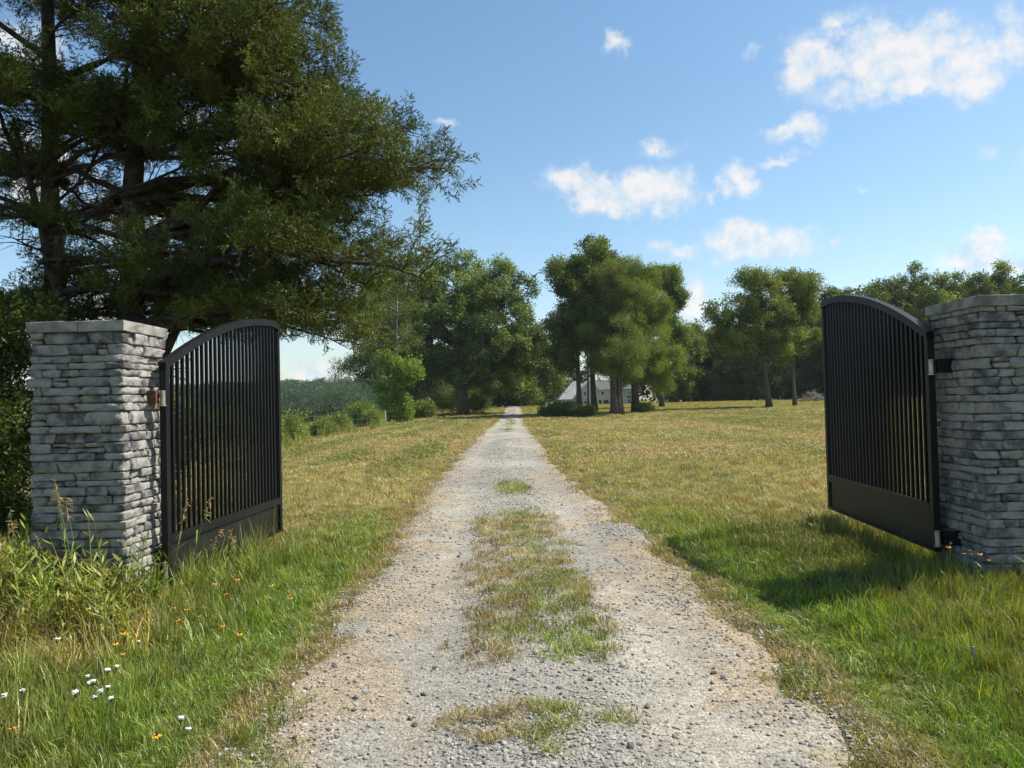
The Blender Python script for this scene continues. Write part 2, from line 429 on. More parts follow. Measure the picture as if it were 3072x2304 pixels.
# ---- leaf, spray, blade and stone prototypes
def quad_leaf(V, F, vary, c, d, w_dir, L, W, k):
    "a leaf of two triangles pairs, folded a little along its rib"
    n = len(V); d = d.normalized(); w_dir = (w_dir - d * w_dir.dot(d)).normalized()
    V += [c, c + d * L * .5 + w_dir * W * .5, c + d * L, c + d * L * .5 - w_dir * W * .5]
    F.append((n, n + 1, n + 2, n + 3)); vary += [k] * 4
def rv(): return Vector((random.gauss(0, 1), random.gauss(0, 1), random.gauss(0, 1))).normalized()
def leaf_clump(name, mat, n=34, rad=.42, size=(.11, .2), flat=.75, aspect=.6):
    V, F, va = [], [], []
    for i in range(n):
        q = rv(); q.z *= flat; c = q * rad * random.uniform(.25, 1.0)
        d = (q + rv() * .8 + Vector((0, 0, -.25)))
        L = random.uniform(*size); k = random.uniform(.65, 1.35)
        quad_leaf(V, F, va, c, d, rv(), L, L * aspect, (k * random.uniform(.92, 1.1), k, k * random.uniform(.8, 1.1)))
    return proto(name, V, F, va, mat, False)
LEAF = [leaf_clump('leaf_clump', M['leaf']) for i in range(5)]
FINE = [leaf_clump('fine_leaf_clump', M['leaf'], 46, .42, (.07, .15), .85, .38) for i in range(5)]
BIGL = [leaf_clump('near_leaf_clump', M['leaf'], 40, .30, (.045, .085), .8, .6) for i in range(5)]
MASS = [leaf_clump('canopy_clump', M['leaf'], 60, .5, (.12, .24), .8, .7) for i in range(4)]
def cedar_spray(name):
    V, F, va = [], [], []
    L0 = .42
    for b in range(17):
        t = (b + .5) / 17; base = Vector((0, 0, t * L0 * .8)) + rv() * .012
        an = random.uniform(0, 6.28); out = Vector((math.cos(an), math.sin(an), random.uniform(.3, 1.1))).normalized()
        bl = L0 * (.42 - .22 * t) * random.uniform(.7, 1.2)
        quad_leaf(V, F, va, base, out, rv(), bl, .010, (.55, .5, .45))
        for j in range(8):
            s = (j + 1) / 8.0; c = base + out * bl * s * .95
            d = out + rv() * .75 + Vector((0, 0, .35)); k = random.uniform(.6, 1.4)
            quad_leaf(V, F, va, c, d, rv(), random.uniform(.026, .055), random.uniform(.009, .015), (k * random.uniform(.9, 1.15), k, k * .9))
    return proto(name, V, F, va, M['cedar'], False)
SPRAY = [cedar_spray('cedar_spray') for i in range(6)]
def tuft(name, n, h, spread, lean, width, mat=None, kinds=((1, 1, 1),)):
    V, F, va = [], [], []
    for i in range(n):
        an = random.uniform(0, 6.28); r = spread * math.sqrt(random.random())
        b = Vector((r * math.cos(an), r * math.sin(an), -.01))
        a2 = random.uniform(0, 6.28); ln = random.uniform(.1, 1) * lean
        hh = h * random.uniform(.45, 1.1); wd = width * random.uniform(.7, 1.3)
        dx = Vector((math.cos(a2), math.sin(a2), 0)); side = Vector((-dx.y, dx.x, 0)).lerp(dx, random.uniform(-.5, .5)).normalized() * wd * .5
        p0, p1, p2 = b, b + Vector((0, 0, hh * .55)) + dx * hh * ln * .3, b + Vector((0, 0, hh * (1 - .25 * ln))) + dx * hh * ln
        n0 = len(V); V += [p0 - side, p0 + side, p1 + side * .8, p1 - side * .8, p2]
        F += [(n0, n0 + 1, n0 + 2, n0 + 3), (n0 + 3, n0 + 2, n0 + 4)]
        k = random.uniform(.7, 1.3); kc = random.choice(kinds)
        va += [(k * kc[0], k * kc[1], k * kc[2])] * 5
    return proto(name, V, F, va, mat or M['blade'])
GR = [tuft('grass_tuft', 30, .11, .075, .9, .0042, kinds=((1, 1, 1), (1, 1, 1), (1.4, 1.22, 1.0))) for i in range(5)]
GF = [tuft('far_grass_tuft', 26, .10, .10, 1.0, .010, kinds=((1, 1, 1), (1.2, 1.05, 1))) for i in range(4)]
GT = [tuft('tall_grass_tuft', 22, .34, .09, .65, .0062, kinds=((1, 1, 1), (1, 1, 1), (1.25, 1.12, .9))) for i in range(5)]
def weed(name):
    V, F, va = [], [], []
    for st in range(3):
        an = random.uniform(0, 6.28); lean = random.uniform(.05, .35); h = random.uniform(.26, .5)
        dx = Vector((math.cos(an), math.sin(an), 0)); b = dx * random.uniform(0, .05)
        quad_leaf(V, F, va, b, dx * lean + Vector((0, 0, 1)), rv(), h, .008, (.8, .8, .6))
        for j in range(11):
            t = .18 + .8 * j / 11; c = b + (dx * lean + Vector((0, 0, 1))).normalized() * h * t
            a = j * 2.4 + an; d = Vector((math.cos(a), math.sin(a), random.uniform(.2, .9))); k = random.uniform(.75, 1.3)
            L = random.uniform(.07, .14) * (1.1 - .5 * t)
            quad_leaf(V, F, va, c, d, Vector((-math.sin(a), math.cos(a), .1)), L, L * .15, (k, k, k * .9))
    return proto(name, V, F, va, M['blade'], False)
WEED = [weed('leafy_weed') for i in range(6)]
def pebble(name):
    import bmesh
    bm = bmesh.new(); bmesh.ops.create_icosphere(bm, subdivisions=1, radius=1)
    ax = [random.uniform(.75, 1.2), random.uniform(.6, 1.0), random.uniform(.38, .62)]
    for v in bm.verts:
        v.co = Vector((v.co.x * ax[0], v.co.y * ax[1], v.co.z * ax[2])) * random.uniform(.8, 1.2)
    V = [v.co.copy() for v in bm.verts]; F = [tuple(x.index for x in f.verts) for f in bm.faces]; bm.free()
    return proto(name, V, F, None, M['pebble'], False)
PEB = [pebble('pebble') for i in range(7)]

# ------------------------------------------------------------------ ground
STRAW, GREEN, BRIGHT, PINK, OLIVE = (np.array(c) for c in ((.32, .295, .130), (.175, .205, .056), (.160, .250, .032), (.36, .295, .165), (.235, .235, .062)))
def lerp(a, b, t): return a * (1 - t[:, None]) + b * t[:, None]
def grass_tint(x, y):
    x = np.asarray(x, float); y = np.asarray(y, float); n = len(x)
    u = x - road_x(y)
    big = fbm(x * .13 + 4, y * .06, 31); mid = fbm(x * .55, y * .3, 37); small = fbm(x * 2.3, y * 2.3, 41)
    stripe = .5 + .5 * np.sin((u + (mid - .5) * 1.2) * 2 * np.pi / 2.3)
    gold = np.clip(.52 + (big - .5) * 1.5 + (mid - .5) * 1.1 + (small - .5) * .7 + (stripe - .5) * np.where(u < 0, .8, .3) * sstep(10, 22, y), 0, 1)
    gold = gold * sstep(4.2, 11, y + .35 * np.maximum(0, -u)) + .12 * (small > .55)
    c = lerp(np.tile(GREEN, (n, 1)), np.tile(STRAW, (n, 1)), np.clip(gold, 0, 1))
    c = lerp(c, np.tile(PINK, (n, 1)), .7 * sstep(.56, .70, mid) * sstep(12, 24, y) * sstep(140, 60, y))
    far_green = sstep(66, 95, y) * sstep(-8, 6, x)
    c = lerp(c, np.tile(OLIVE, (n, 1)), .75 * far_green)
    au = np.abs(u)
    edge = sstep(1.35, 1.7, au) * sstep(2.9, 2.1, au) * sstep(13, 8, y) * (.5 + .7 * (small > .42))
    c = lerp(c, np.tile(BRIGHT, (n, 1)), np.clip(edge, 0, 1) * .9)
    near_r = sstep(2.0, 3.2, u) * sstep(10, 6, y)
    c = lerp(c, np.tile(np.array((.175, .215, .038)), (n, 1)), near_r * .8)
    dry = sstep(.22, .0, np.abs(au - 1.5 - (small - .5) * .6)) * .75
    c = lerp(c, np.tile(np.array((.30, .245, .125)), (n, 1)), dry)
    ctr = sstep(1.1, .8, au)
    c = lerp(c, np.tile(np.array((.28, .235, .115)), (n, 1)), ctr * sstep(.50, .70, small + .45 * np.abs(u - .12)) * .9)
    c = lerp(c, np.tile(np.array((.17, .23, .04)), (n, 1)), sstep(.42, .15, np.abs(u - .14)) * sstep(.36, .5, fbm(x * 2.9, y * 1.7, 47)) * .85)
    leftlow = sstep(-13, -22, x) * sstep(20, 40, y)
    c = lerp(c, np.tile(np.array((.10, .15, .03)), (n, 1)), leftlow * .8)
    return c
xs = np.concatenate([-np.geomspace(900, 5.6, 70), np.arange(-5.5, 5.51, .085), np.geomspace(5.6, 900, 70)])
ys = np.concatenate([[-60, -40, -25, -15, -9, -5, -3, -1.5, -.5, .3, 1], np.arange(1.6, 5, .085), np.geomspace(5, 1600, 330)])
X, Y = np.meshgrid(xs, ys); ZZ = gz(X.ravel(), Y.ravel()).reshape(X.shape)
gme = grid_mesh('ground', X, Y, ZZ, M['ground'])
gc = grass_tint(X.ravel(), Y.ravel())
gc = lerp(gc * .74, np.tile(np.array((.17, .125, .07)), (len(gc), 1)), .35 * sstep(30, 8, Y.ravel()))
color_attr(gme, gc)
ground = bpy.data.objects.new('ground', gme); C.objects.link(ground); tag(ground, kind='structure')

# gravel drive: a rutted sheet whose rim dives under the turf
us = np.arange(-2.0, 2.001, .05); vs = np.concatenate([np.arange(-6, 1.5, .5), np.arange(1.5, 6, .06), np.geomspace(6, 170, 330)])
U, Yd = np.meshgrid(us, vs); Xd = U + road_x(Yd)
Zd = gz0(Xd, Yd) - 0.05 + .045 + drive_dz(Xd.ravel(), Yd.ravel()).reshape(Xd.shape)
dme = grid_mesh('driveway', Xd, Yd, Zd, M['gravel'])
def drive_tint(x, y):
    n = len(x); u = x - road_x(y)
    a = fbm(x * .9, y * .5, 51); b = fbm(x * 2.5, y * 1.6, 53)
    c = lerp(np.tile(np.array((.275, .26, .22)), (n, 1)), np.tile(np.array((.355, .33, .27)), (n, 1)), sstep(.35, .65, a))
    tan = sstep(.52, .68, b) * sstep(.35, .85, np.abs(u + .05)) + .8 * np.exp(-((u + .95) / .35) ** 2 - ((y - 7.0) / 1.3) ** 2) + .7 * np.exp(-((u - 1.15) / .3) ** 2 - ((y - 6.6) / 1.6) ** 2)
    c = lerp(c, np.tile(np.array((.345, .275, .185)), (n, 1)), np.clip(tan, 0, 1) * .65)
    rim = sstep(.85, 1.3, np.abs(u)) * .8
    c = lerp(c, np.tile(np.array((.33, .265, .175)), (n, 1)), rim * sstep(.28, .5, b))
    return c
color_attr(dme, drive_tint(Xd.ravel(), Yd.ravel()))
drive = bpy.data.objects.new('driveway', dme); C.objects.link(drive); tag(drive, kind='structure')
def dz(x, y):
    x = np.asarray(x, float); y = np.asarray(y, float)
    return np.maximum(gz(x, y), gz0(x, y) - .005 + drive_dz(x, y))

# crushed stone lying on the drive
PT = []
for (y0, y1, d, s0, s1) in ((2.4, 4.2, 3000, .004, .017), (4.2, 6.5, 1900, .005, .018), (6.5, 10, 850, .006, .020), (10, 17, 260, .009, .024), (17, 34, 55, .012, .030)):
    n = int((y1 - y0) * 3.4 * d); y = rng.uniform(y0, y1, n); u = rng.uniform(-1.7, 1.7, n); x = u + road_x(y)
    k = .35 + .9 * sstep(.35, .65, fbm(x * 1.6, y * 1.1, 61)); k *= 1 - .72 * np.maximum(np.exp(-((u - .85) / .24) ** 2), np.exp(-((u + .72) / .24) ** 2)); k *= sstep(1.75, 1.35, np.abs(u) + (fbm(x * 2.1, y * 2.1, 11) - .5) * .5)
    keep = rng.random(n) < k
    s = s0 + (s1 - s0) * rng.random(n) ** 2.2
    PT.append(np.stack([x, y, s], 1)[keep])
PT = np.concatenate(PT); n = len(PT)
pc = drive_tint(PT[:, 0], PT[:, 1]) * rng.uniform(.55, 1.25, n)[:, None]
greyish = (rng.random(n) < .45); pc[greyish] = np.array((.285, .275, .255)) * rng.uniform(.45, 1.45, (greyish.sum(), 1))
gv = scatter('loose_gravel', 'pebble', PEB, np.stack([PT[:, 0], PT[:, 1], dz(PT[:, 0], PT[:, 1]) + PT[:, 2] * .18], 1),
        np.stack([rng.normal(0, .3, n), rng.normal(0, .3, n), rng.uniform(0, 6.28, n)], 1), PT[:, 2], pc)
tag(gv, 'pale grey crushed stone scattered over the drive', 'gravel', kind='stuff')
# the larger stones that can be picked out
big_m = [plain('loose_stone_%s' % nm, c, .9, .35, 20, .5, spec=.2) for nm, c in (('grey', (.18, .177, .17)), ('pale', (.30, .285, .25)), ('brown', (.15, .115, .09)))]
big_me = []
for i in range(9):
    V, F = [], []
    import bmesh
    bm = bmesh.new(); bmesh.ops.create_icosphere(bm, subdivisions=1, radius=1)
    for v in bm.verts: v.co = Vector((v.co.x * 1.1, v.co.y * .85, v.co.z * .6)) * random.uniform(.75, 1.2)
    me = bpy.data.meshes.new('stone'); bm.to_mesh(me); bm.free(); me.materials.append(big_m[i % 3]); big_me.append(me)
for i in range(130):
    y = 3.0 + 9.0 * random.random() ** 1.6; x = float(road_x(y)) + random.uniform(-1.35, 1.35); s = random.uniform(.011, .024)
    o = bpy.data.objects.new('stone', random.choice(big_me)); C.objects.link(o); o.parent = drive
    o.location = (x, y, float(dz(np.array([x]), np.array([y]))[0]) + s * .25); o.scale = (s, s, s); o.rotation_euler = (random.gauss(0, .25), random.gauss(0, .25), random.uniform(0, 6.28))

# ------------------------------------------------------------------ gate pillars
COURSES = [.097,.088,.056,.053,.060,.082,.066,.066,.069,.107,.056,.072,.078,.064,.092,.067,.046,.070,.064,.067,.070,.064,.070,.066,.075,.06,.085,.07,.066,.08,.07,.06,.09]
def stone_mesh(sx, sy, sz, seed, rad=.012, amp=1.0):
    "uneven ledge stone with worn edges filling the box 0..s"
    r = random.Random(seed); S3 = np.array([sx, sy, sz]); rad = min(rad * r.uniform(.7, 1.5) if amp else rad, sz * .36, sy * .4, sx * .4)
    def cuts(L, n): return [0.0, rad * .9] + [rad + (L - 2 * rad) * (i + 1) / (n + 1) + (r.uniform(-.012, .012) if amp and L > .12 else 0) for i in range(n)] + [L - rad * .9, L]
    gx, gy, gz_ = cuts(sx, max(1, min(5, int(sx / .06)))), cuts(sy, max(1, min(5, int(sy / .06)))), cuts(sz, 1)
    nx, ny, nz = len(gx) - 1, len(gy) - 1, len(gz_) - 1
    ph = [r.uniform(0, 6.28) for _ in range(6)]; tilt = r.gauss(0, .05) * amp
    V, idx, F = [], {}, []
    def vid(i, j, k):
        if (i, j, k) not in idx:
            q = np.array([gx[i], gy[j], gz_[k]]); c = np.clip(q, rad, S3 - rad); d = q - c; n_ = np.linalg.norm(d)
            pnt = c + (d / n_ * rad if n_ > 1e-9 else d)
            if amp:
                out = np.clip((q - S3 / 2) / (S3 / 2), -1, 1)
                w_ = .006 * math.sin(pnt[0] * 31 + pnt[2] * 40 + ph[0]) + .005 * math.sin(pnt[1] * 37 - pnt[2] * 55 + ph[1]) + r.gauss(0, .0048)
                pnt[0] += out[0] * w_ * .8 + r.gauss(0, .0012); pnt[1] += out[1] * w_ + tilt * (pnt[2] - sz / 2) * (1 if out[1] < 0 else -1)
                pnt[2] += out[2] * (.0025 * math.sin(pnt[0] * 26 + pnt[1] * 22 + ph[2]) + r.gauss(0, .0012))
            else: pnt = pnt + np.array([r.gauss(0, .0016) for _ in range(3)])
            idx[(i, j, k)] = len(V); V.append(pnt)
        return idx[(i, j, k)]
    for a in range(nx):
        for b in range(ny):
            F.append((vid(a,b,0),vid(a,b+1,0),vid(a+1,b+1,0),vid(a+1,b,0))); F.append((vid(a,b,nz),vid(a+1,b,nz),vid(a+1,b+1,nz),vid(a,b+1,nz)))
    for a in range(nx):
        for c in range(nz):
            F.append((vid(a,0,c),vid(a+1,0,c),vid(a+1,0,c+1),vid(a,0,c+1))); F.append((vid(a,ny,c),vid(a,ny,c+1),vid(a+1,ny,c+1),vid(a+1,ny,c)))
    for b in range(ny):
        for c in range(nz):
            F.append((vid(0,b,c),vid(0,b,c+1),vid(0,b+1,c+1),vid(0,b+1,c))); F.append((vid(nx,b,c),vid(nx,b+1,c),vid(nx,b+1,c+1),vid(nx,b,c+1)))
    return V, F
def pillar(label, x0, x1, y0, y1, ztop, shown, seed):
    "stones one by one on the front and on the face towards the drive; the two hidden faces as one part"
    rnd = random.Random(seed)
    zb = Z((x0 + x1) / 2, (y0 + y1) / 2) - .12
    root = empty('gate_pillar', ((x0 + x1) / 2, (y0 + y1) / 2, zb)); tag(root, label, 'pillar', 'pair of stone gate pillars')
    cx, cy = root.location.x, root.location.y
    W, D = (x1 - x0), (y1 - y0); hx, hy = W / 2, D / 2; H = ztop - zb - .085
    Acc().box((-hx + .05, -hy + .05, 0), (hx - .05, hy - .05, H)).build('core', M['mortar'], root)
    # cap slab: two cast pieces with chipped rims
    for (a, b) in ((-hx - .02, .02), (.023, hx + .02)):
        V, F = stone_mesh(b - a, D + .04, .085, seed + 5, .006, 0)
        V = [v + np.array([a, -hy - .02, H]) for v in V]
        new_mesh('cap', V, F, M['cap'], root)
    z = H; ci = 0; hidden = Acc(); cs = list(COURSES); 
    if seed % 2: rnd.shuffle(cs)
    side = shown                                        # +1: the +x face shows, -1: the -x face
    def put(lo, hi, vis=True):
        lo = np.array(lo); hi = np.array(hi); V, F = stone_mesh(*(hi - lo), rnd.random())
        V = [v + lo for v in V]
        if vis: new_mesh('stone', V, F, M['ledge'], root, True)
        else:
            n = len(hidden.v); hidden.v += [tuple(v) for v in V]; hidden.f += [tuple(n + i for i in f) for f in F]
    while z > .02:
        h = min(cs[ci % len(cs)] * rnd.uniform(.93, 1.07), z); z0, z1 = z - h + .002, z - .002
        jut = lambda: rnd.uniform(-.012, .016)
        cw = rnd.choice((.10, .14, .30, .34)) * rnd.uniform(.9, 1.15); cd = rnd.choice((.10, .13, .28, .34)) if cw < .2 else rnd.uniform(.09, .16)
        e1, e2 = jut(), jut()
        xs_, ys_ = (hx + e1), (-hy - e2)
        # corner stone between the two shown faces
        if side > 0: put((hx - cw, ys_, z0), (xs_, -hy + cd, z1))
        else: put((-xs_, ys_, z0), (-hx + cw, -hy + cd, z1))
        # rest of the front face
        a = hx - cw
        while a > -hx + .01:
            L = rnd.choice((.08, .14, .22, .3, .38)) * rnd.uniform(.85, 1.15)
            if a - L < -hx + .07: L = a + hx + jut() + .004
            e = jut(); lo, hi = (a - L + .003, a - .003)
            if side < 0: lo, hi = -hi, -lo
            if h > .078 and L < .16 and rnd.random() < .6:       # two thin stones one above the other
                zm = z0 + (z1 - z0) * rnd.uniform(.4, .6)
                put((lo, -hy - e, z0), (hi, -hy + .085, zm - .003)); put((lo, -hy - jut(), zm + .003), (hi, -hy + .085, z1))
            else: put((lo, -hy - e, z0), (hi, -hy + .085, z1))
            a -= L
        # rest of the face towards the drive
        a = -hy + cd
        while a < hy - .01:
            L = rnd.choice((.1, .16, .24, .32)) * rnd.uniform(.85, 1.15)
            if a + L > hy - .07: L = hy - a + jut()
            e = jut()
            if side > 0: put((hx - .085, a + .003, z0), (hx + e, a + L - .003, z1))
            else: put((-hx - e, a + .003, z0), (-hx + .085, a + L - .003, z1))
            a += L
        # hidden faces
        a = -hy + .09
        while a < hy - .01:
            L = min(.36 * rnd.uniform(.6, 1.1), hy - a)
            if hy - a - L < .06: L = hy - a
            lo, hi = (-hx - jut(), -hx + .085) if side > 0 else (hx - .085, hx + jut()); put((lo, a + .003, z0), (hi, a + L - .003, z1), False); a += L
        a = -hx + .09
        while a < hx - .09:
            L = min(.36 * rnd.uniform(.6, 1.1), hx - .09 - a)
            if hx - .09 - a - L < .06: L = hx - .09 - a
            put((a + .003, hy - .085, z0), (a + L - .003, hy + jut(), z1), False); a += L
        z -= h; ci += 1
    o = hidden.build('rear_stones', M['ledge'], root, True); tag(o, kind='stuff')
    return root
pillar('grey ledgestone gate pillar with one sunlit face and tall weeds at its foot', -3.78, -3.05, 6.03, 6.76, 2.32, 1, 12)
pillar('grey ledgestone gate pillar all in shade with yellow flowers at its foot', 3.68, 4.41, 6.03, 6.76, 2.35, -1, 31)

# ------------------------------------------------------------------ gate leaves
def gate(label, A, B, zb, face, hinge_label, pillar_face, hm):
    "face: side (+1/-1 along local y) that looks at the drive"
    L = math.hypot(B[0] - A[0], B[1] - A[1]); ang = math.atan2(B[1] - A[1], B[0] - A[0])
    root = empty('driveway_gate', (A[0], A[1], zb), ang); tag(root, label, 'gate', 'pair of open gate leaves')
    t = .028; st = .062; HH, TOP, PAN = 1.86, 2.46, .40
    arc = lambda s: TOP - (TOP - HH) * max(0.0, (L * .93 - s) / (L * .93)) ** 1.9 - .06 * max(0, (s - L * .93) / (L * .07)) ** 2 * .5
    Acc().box((0, -t, 0), (st, t, HH - .004)).build('hinge_stile', M['steel'], root)
    Acc().box((L - st, -t, 0), (L, t, arc(L) - .075)).build('latch_stile', M['steel'], root)
    # arched top rail
    N = 40; V, F = [], []
    for i in range(N + 1):
        s = L * i / N; z = arc(s); zl = z - .072
        V += [(s, -t - .004, zl), (s, t + .004, zl), (s, t + .004, z), (s, -t - .004, z)]
        if i: 
            n = (i - 1) * 4
            for k in range(4): F.append((n + k, n + (k + 1) % 4, n + 4 + (k + 1) % 4, n + 4 + k))
    F += [(3, 2, 1, 0), tuple(N * 4 + k for k in range(4))]
    new_mesh('top_rail', V, F, M['steel'], root)
    Acc().box((st + .002, -t - .002, PAN - .075), (L - st - .002, t + .002, PAN)).build('middle_rail', M['steel'], root)
    Acc().box((st + .002, -t - .002, 0), (L - st - .002, t + .002, .028)).build('bottom_rail', M['steel'], root)
    Acc().box((st + .004, -.008, .030), (L - st - .045, .012, PAN - .077)).build('kick_panel', M['panel'], root)
    nb = 26; step = (L - 2 * st) / (nb + 1)
    for i in range(nb):
        s = st + step * (i + 1); r = .0132
        Acc().box((s - r, -r, PAN + .001), (s + r, r, arc(s) - .070)).build('bar', M['steel'], root)
        # light weld flash at the foot of each bar is the rail showing through
    for hz_, mat, lab in ((1.56, hm, hinge_label), (.12, hm, None)):
        h = empty('hinge', (0, 0, hz_)); h.parent = root
        if lab: h['label'] = lab
        off = -face                                        # towards the pillar
        Acc().tube([(-.022, face * .012, -.06), (-.022, face * .012, .06)], [.021, .021], 10).build('barrel', M['zinc'], h, False)
        Acc().tube([(-.022, face * .012, -.072), (-.022, face * .012, -.062)], [.027, .027], 10).build('collar', M['zinc'], h)
        Acc().box((-.075, min(off * .02, off * pillar_face), -.055), (-.046, max(off * .02, off * pillar_face), .06)).build('bracket', mat, h)
        Acc().box((-.044, min(off * .03, off * .055), -.05), (-.004, max(off * .03, off * .055), .05)).build('strap', mat, h)
    return root
gate('open black steel gate leaf with arched top beside the weedy sunlit pillar', (-2.95, 6.49), (-2.766, 9.09), .15, -1, 'rusty gate hinge', .13, M['rust'])
gate('open black steel gate leaf with arched top hung on the shaded pillar', (3.55, 6.5), (3.724, 9.12), .255, 1, 'gate hinge in shade', .16, M['steel'])

# ------------------------------------------------------------------ grass and weeds
def on_grass(x, y):
    u = x - road_x(y); h = road_half(y); au = np.abs(u)
    e = (fbm(x * 2.1, y * 2.1, 11) - .5) * .5
    d = sstep(h - .22, h + .12, au + e)
    nz = fbm(x * 3.3, y * 2.2, 71)
    strip = sstep(.62, .36, np.abs(u - .02) + (nz - .5) * .3) * sstep(4.5, 5.0, y) * sstep(11.4, 10.2, y) * sstep(.08, .34, nz)
    p1 = sstep(1.1, .5, ((u - .1) / .38) ** 2 + ((y - 14.4) / 1.3) ** 2) * sstep(.3, .5, nz)
    p2 = sstep(1.2, .5, ((u + .17) / .36) ** 2 + ((y - 3.86) / .27) ** 2) * sstep(.28, .5, nz)
    p3 = sstep(1.1, .6, ((u - .32) / .10) ** 2 + ((y - 3.83) / .10) ** 2)
    p4 = sstep(1.1, .6, ((u - .02) / .08) ** 2 + ((y - 3.5) / .08) ** 2)
    farstrip = .5 * sstep(.45, .2, np.abs(u)) * sstep(36, 48, y) * sstep(.45, .6, nz)
    rag = .10 * sstep(.62, .75, nz) * sstep(.9, 1.2, au)
    return np.clip(np.maximum.reduce([d, strip, p1, p2 * .9, p3, p4, farstrip, rag]), 0, 1)
def blocked(x, y):
    b = np.zeros(len(x), bool)
    for (x0, x1) in ((-3.8, -3.03), (3.66, 4.43)): b |= (x > x0) & (x < x1) & (y > 6.02) & (y < 6.78)
    return b
def spread(y0, y1, dens, xlim=None):
    hw = y1 * .74 + 1.6; n = int((y1 - y0) * 2 * hw * dens)
    y = rng.uniform(y0, y1, n); x = rng.uniform(-hw, hw, n); k = np.abs(x) < y * .74 + 1.6
    return x[k], y[k]
def lay(name, key, protos, bands, keepf, heightf, label, tintf=grass_tint, tilt=.12, tv=.22, cat='grass'):
    Xs, Ys, Sc = [], [], []
    for (y0, y1, d, s) in bands:
        x, y = spread(y0, y1, d); k = (rng.random(len(x)) < keepf(x, y)) & ~blocked(x, y)
        Xs.append(x[k]); Ys.append(y[k]); Sc.append(np.full(k.sum(), s))
    x, y, s = map(np.concatenate, (Xs, Ys, Sc)); n = len(x)
    sc = s * rng.uniform(.7, 1.25, n); hh = heightf(x, y) * rng.uniform(.7, 1.3, n)
    t = tintf(x, y) * (1 + rng.normal(0, tv, n))[:, None].clip(.45, 1.7)
    t *= (1 + rng.normal(0, .07, (n, 3)))
    o = scatter(name, key, protos, np.stack([x, y, dz(x, y)], 1), np.stack([rng.normal(0, tilt, n), rng.normal(0, tilt, n), rng.uniform(0, 6.28, n)], 1),
                np.stack([sc, sc, sc * hh], 1), t.clip(.005, .9))
    return tag(o, label, cat, kind='stuff')
def h_near(x, y):
    u = np.abs(x - road_x(y)); h = np.full(len(x), .62)
    h = h + .55 * sstep(1.7, 2.3, u) * sstep(11, 7, y)
    h = h + .5 * sstep(2.6, 4.0, x) * sstep(9, 6, y)
    h = h * np.where(u < 1.3, .85, 1.0) * (.35 + 1.3 * fbm(x * 1.6, y * 1.6, 81))
    return h
lay('grass', 'grass', GR, ((2.2, 4.5, 300, .95), (4.5, 7.5, 200, 1.05), (7.5, 12, 105, 1.25), (12, 20, 46, 1.6)), on_grass, h_near, 'short mixed green and straw grass along the gravel drive', tv=.28, tilt=.2)
lay('meadow_grass', 'far', GF, ((18, 32, 20, 1.7), (32, 60, 8, 2.4), (60, 118, 3.2, 3.4)), on_grass, lambda x, y: np.interp(y, [18, 30, 60, 120], [.55, .45, .38, .30]) * (.6 + .8 * fbm(x * .5, y * .5, 83)), 'mown straw coloured meadow grass across the field', tv=.13)
def tallk(x, y):
    l = sstep(-2.15, -2.9, x + (fbm(x, y, 91) - .5) * .8) * sstep(8.6, 6.6, y) * (.5 + .6 * sstep(3.4, 5.2, y))
    base_r = sstep(.5, .2, np.abs(x - 4.0)) * .0
    r = sstep(3.0, 4.2, x) * sstep(8.5, 6.5, y) * .30 * (fbm(x * 1.3, y * 1.3, 93) > .48)
    fence = sstep(-8.6, -10.2, x + (fbm(x * .3, y * .2, 97) - .5) * 2) * sstep(9, 14, y) * .45 * sstep(-17, -12, x)
    und = sstep(2.0, 1.0, np.abs(x + 2.85)) * sstep(9.4, 8.5, y) * .25 * (x < -2.3)
    return np.clip(l * .8 + r + fence + und, 0, 1) * on_grass(x, y)
def tint_tall(x, y):
    c = grass_tint(x, y); n = len(x); m = fbm(x * 1.4, y * 1.4, 95)
    c2 = lerp(np.tile(np.array((.20, .26, .045)), (n, 1)), np.tile(np.array((.36, .32, .13)), (n, 1)), sstep(.45, .65, m))
    return lerp(c2, np.tile(np.array((.19, .23, .055)), (n, 1)), sstep(12, 20, y))
lay('tall_grass', 'tall', GT, ((2.4, 5, 95, .85), (5, 8.6, 100, 1.05), (8.6, 20, 9, 1.5), (20, 48, 3.2, 2.2), (48, 80, .8, 2.6)), tallk, lambda x, y: .75 + .5 * fbm(x * .9, y * .9, 85), 'uncut tall grass round the gate and along the fence', tint_tall, .16)
def weedk(x, y):
    l = sstep(-2.6, -3.3, x) * sstep(6.6, 6.0, y) * sstep(3.2, 4.6, y)
    front = sstep(-2.3, -2.75, x) * sstep(-4.9, -4.2, x) * sstep(5.1, 5.5, y) * sstep(6.1, 5.9, y)
    r = sstep(4.1, 4.6, x) * sstep(5.2, 5.6, y) * sstep(6.4, 6.0, y) * .5
    return np.clip(l * .6 + front * 1.0 + r, 0, 1) * (.35 + .9 * sstep(.4, .6, fbm(x * 1.6, y * 1.6, 99)))
lay('leafy_weeds', 'weed', WEED, ((3.0, 5, 50, .8), (5, 6.7, 105, 1.3)), weedk, lambda x, y: np.full(len(x), 1.0), 'narrow leaved weeds crowding the foot of the pillars',
    lambda x, y: lerp(np.tile(np.array((.15, .22, .03)), (len(x), 1)), np.tile(np.array((.27, .29, .07)), (len(x), 1)), sstep(.4, .65, fbm(x * 2, y * 2, 101))), .14, cat='weeds')

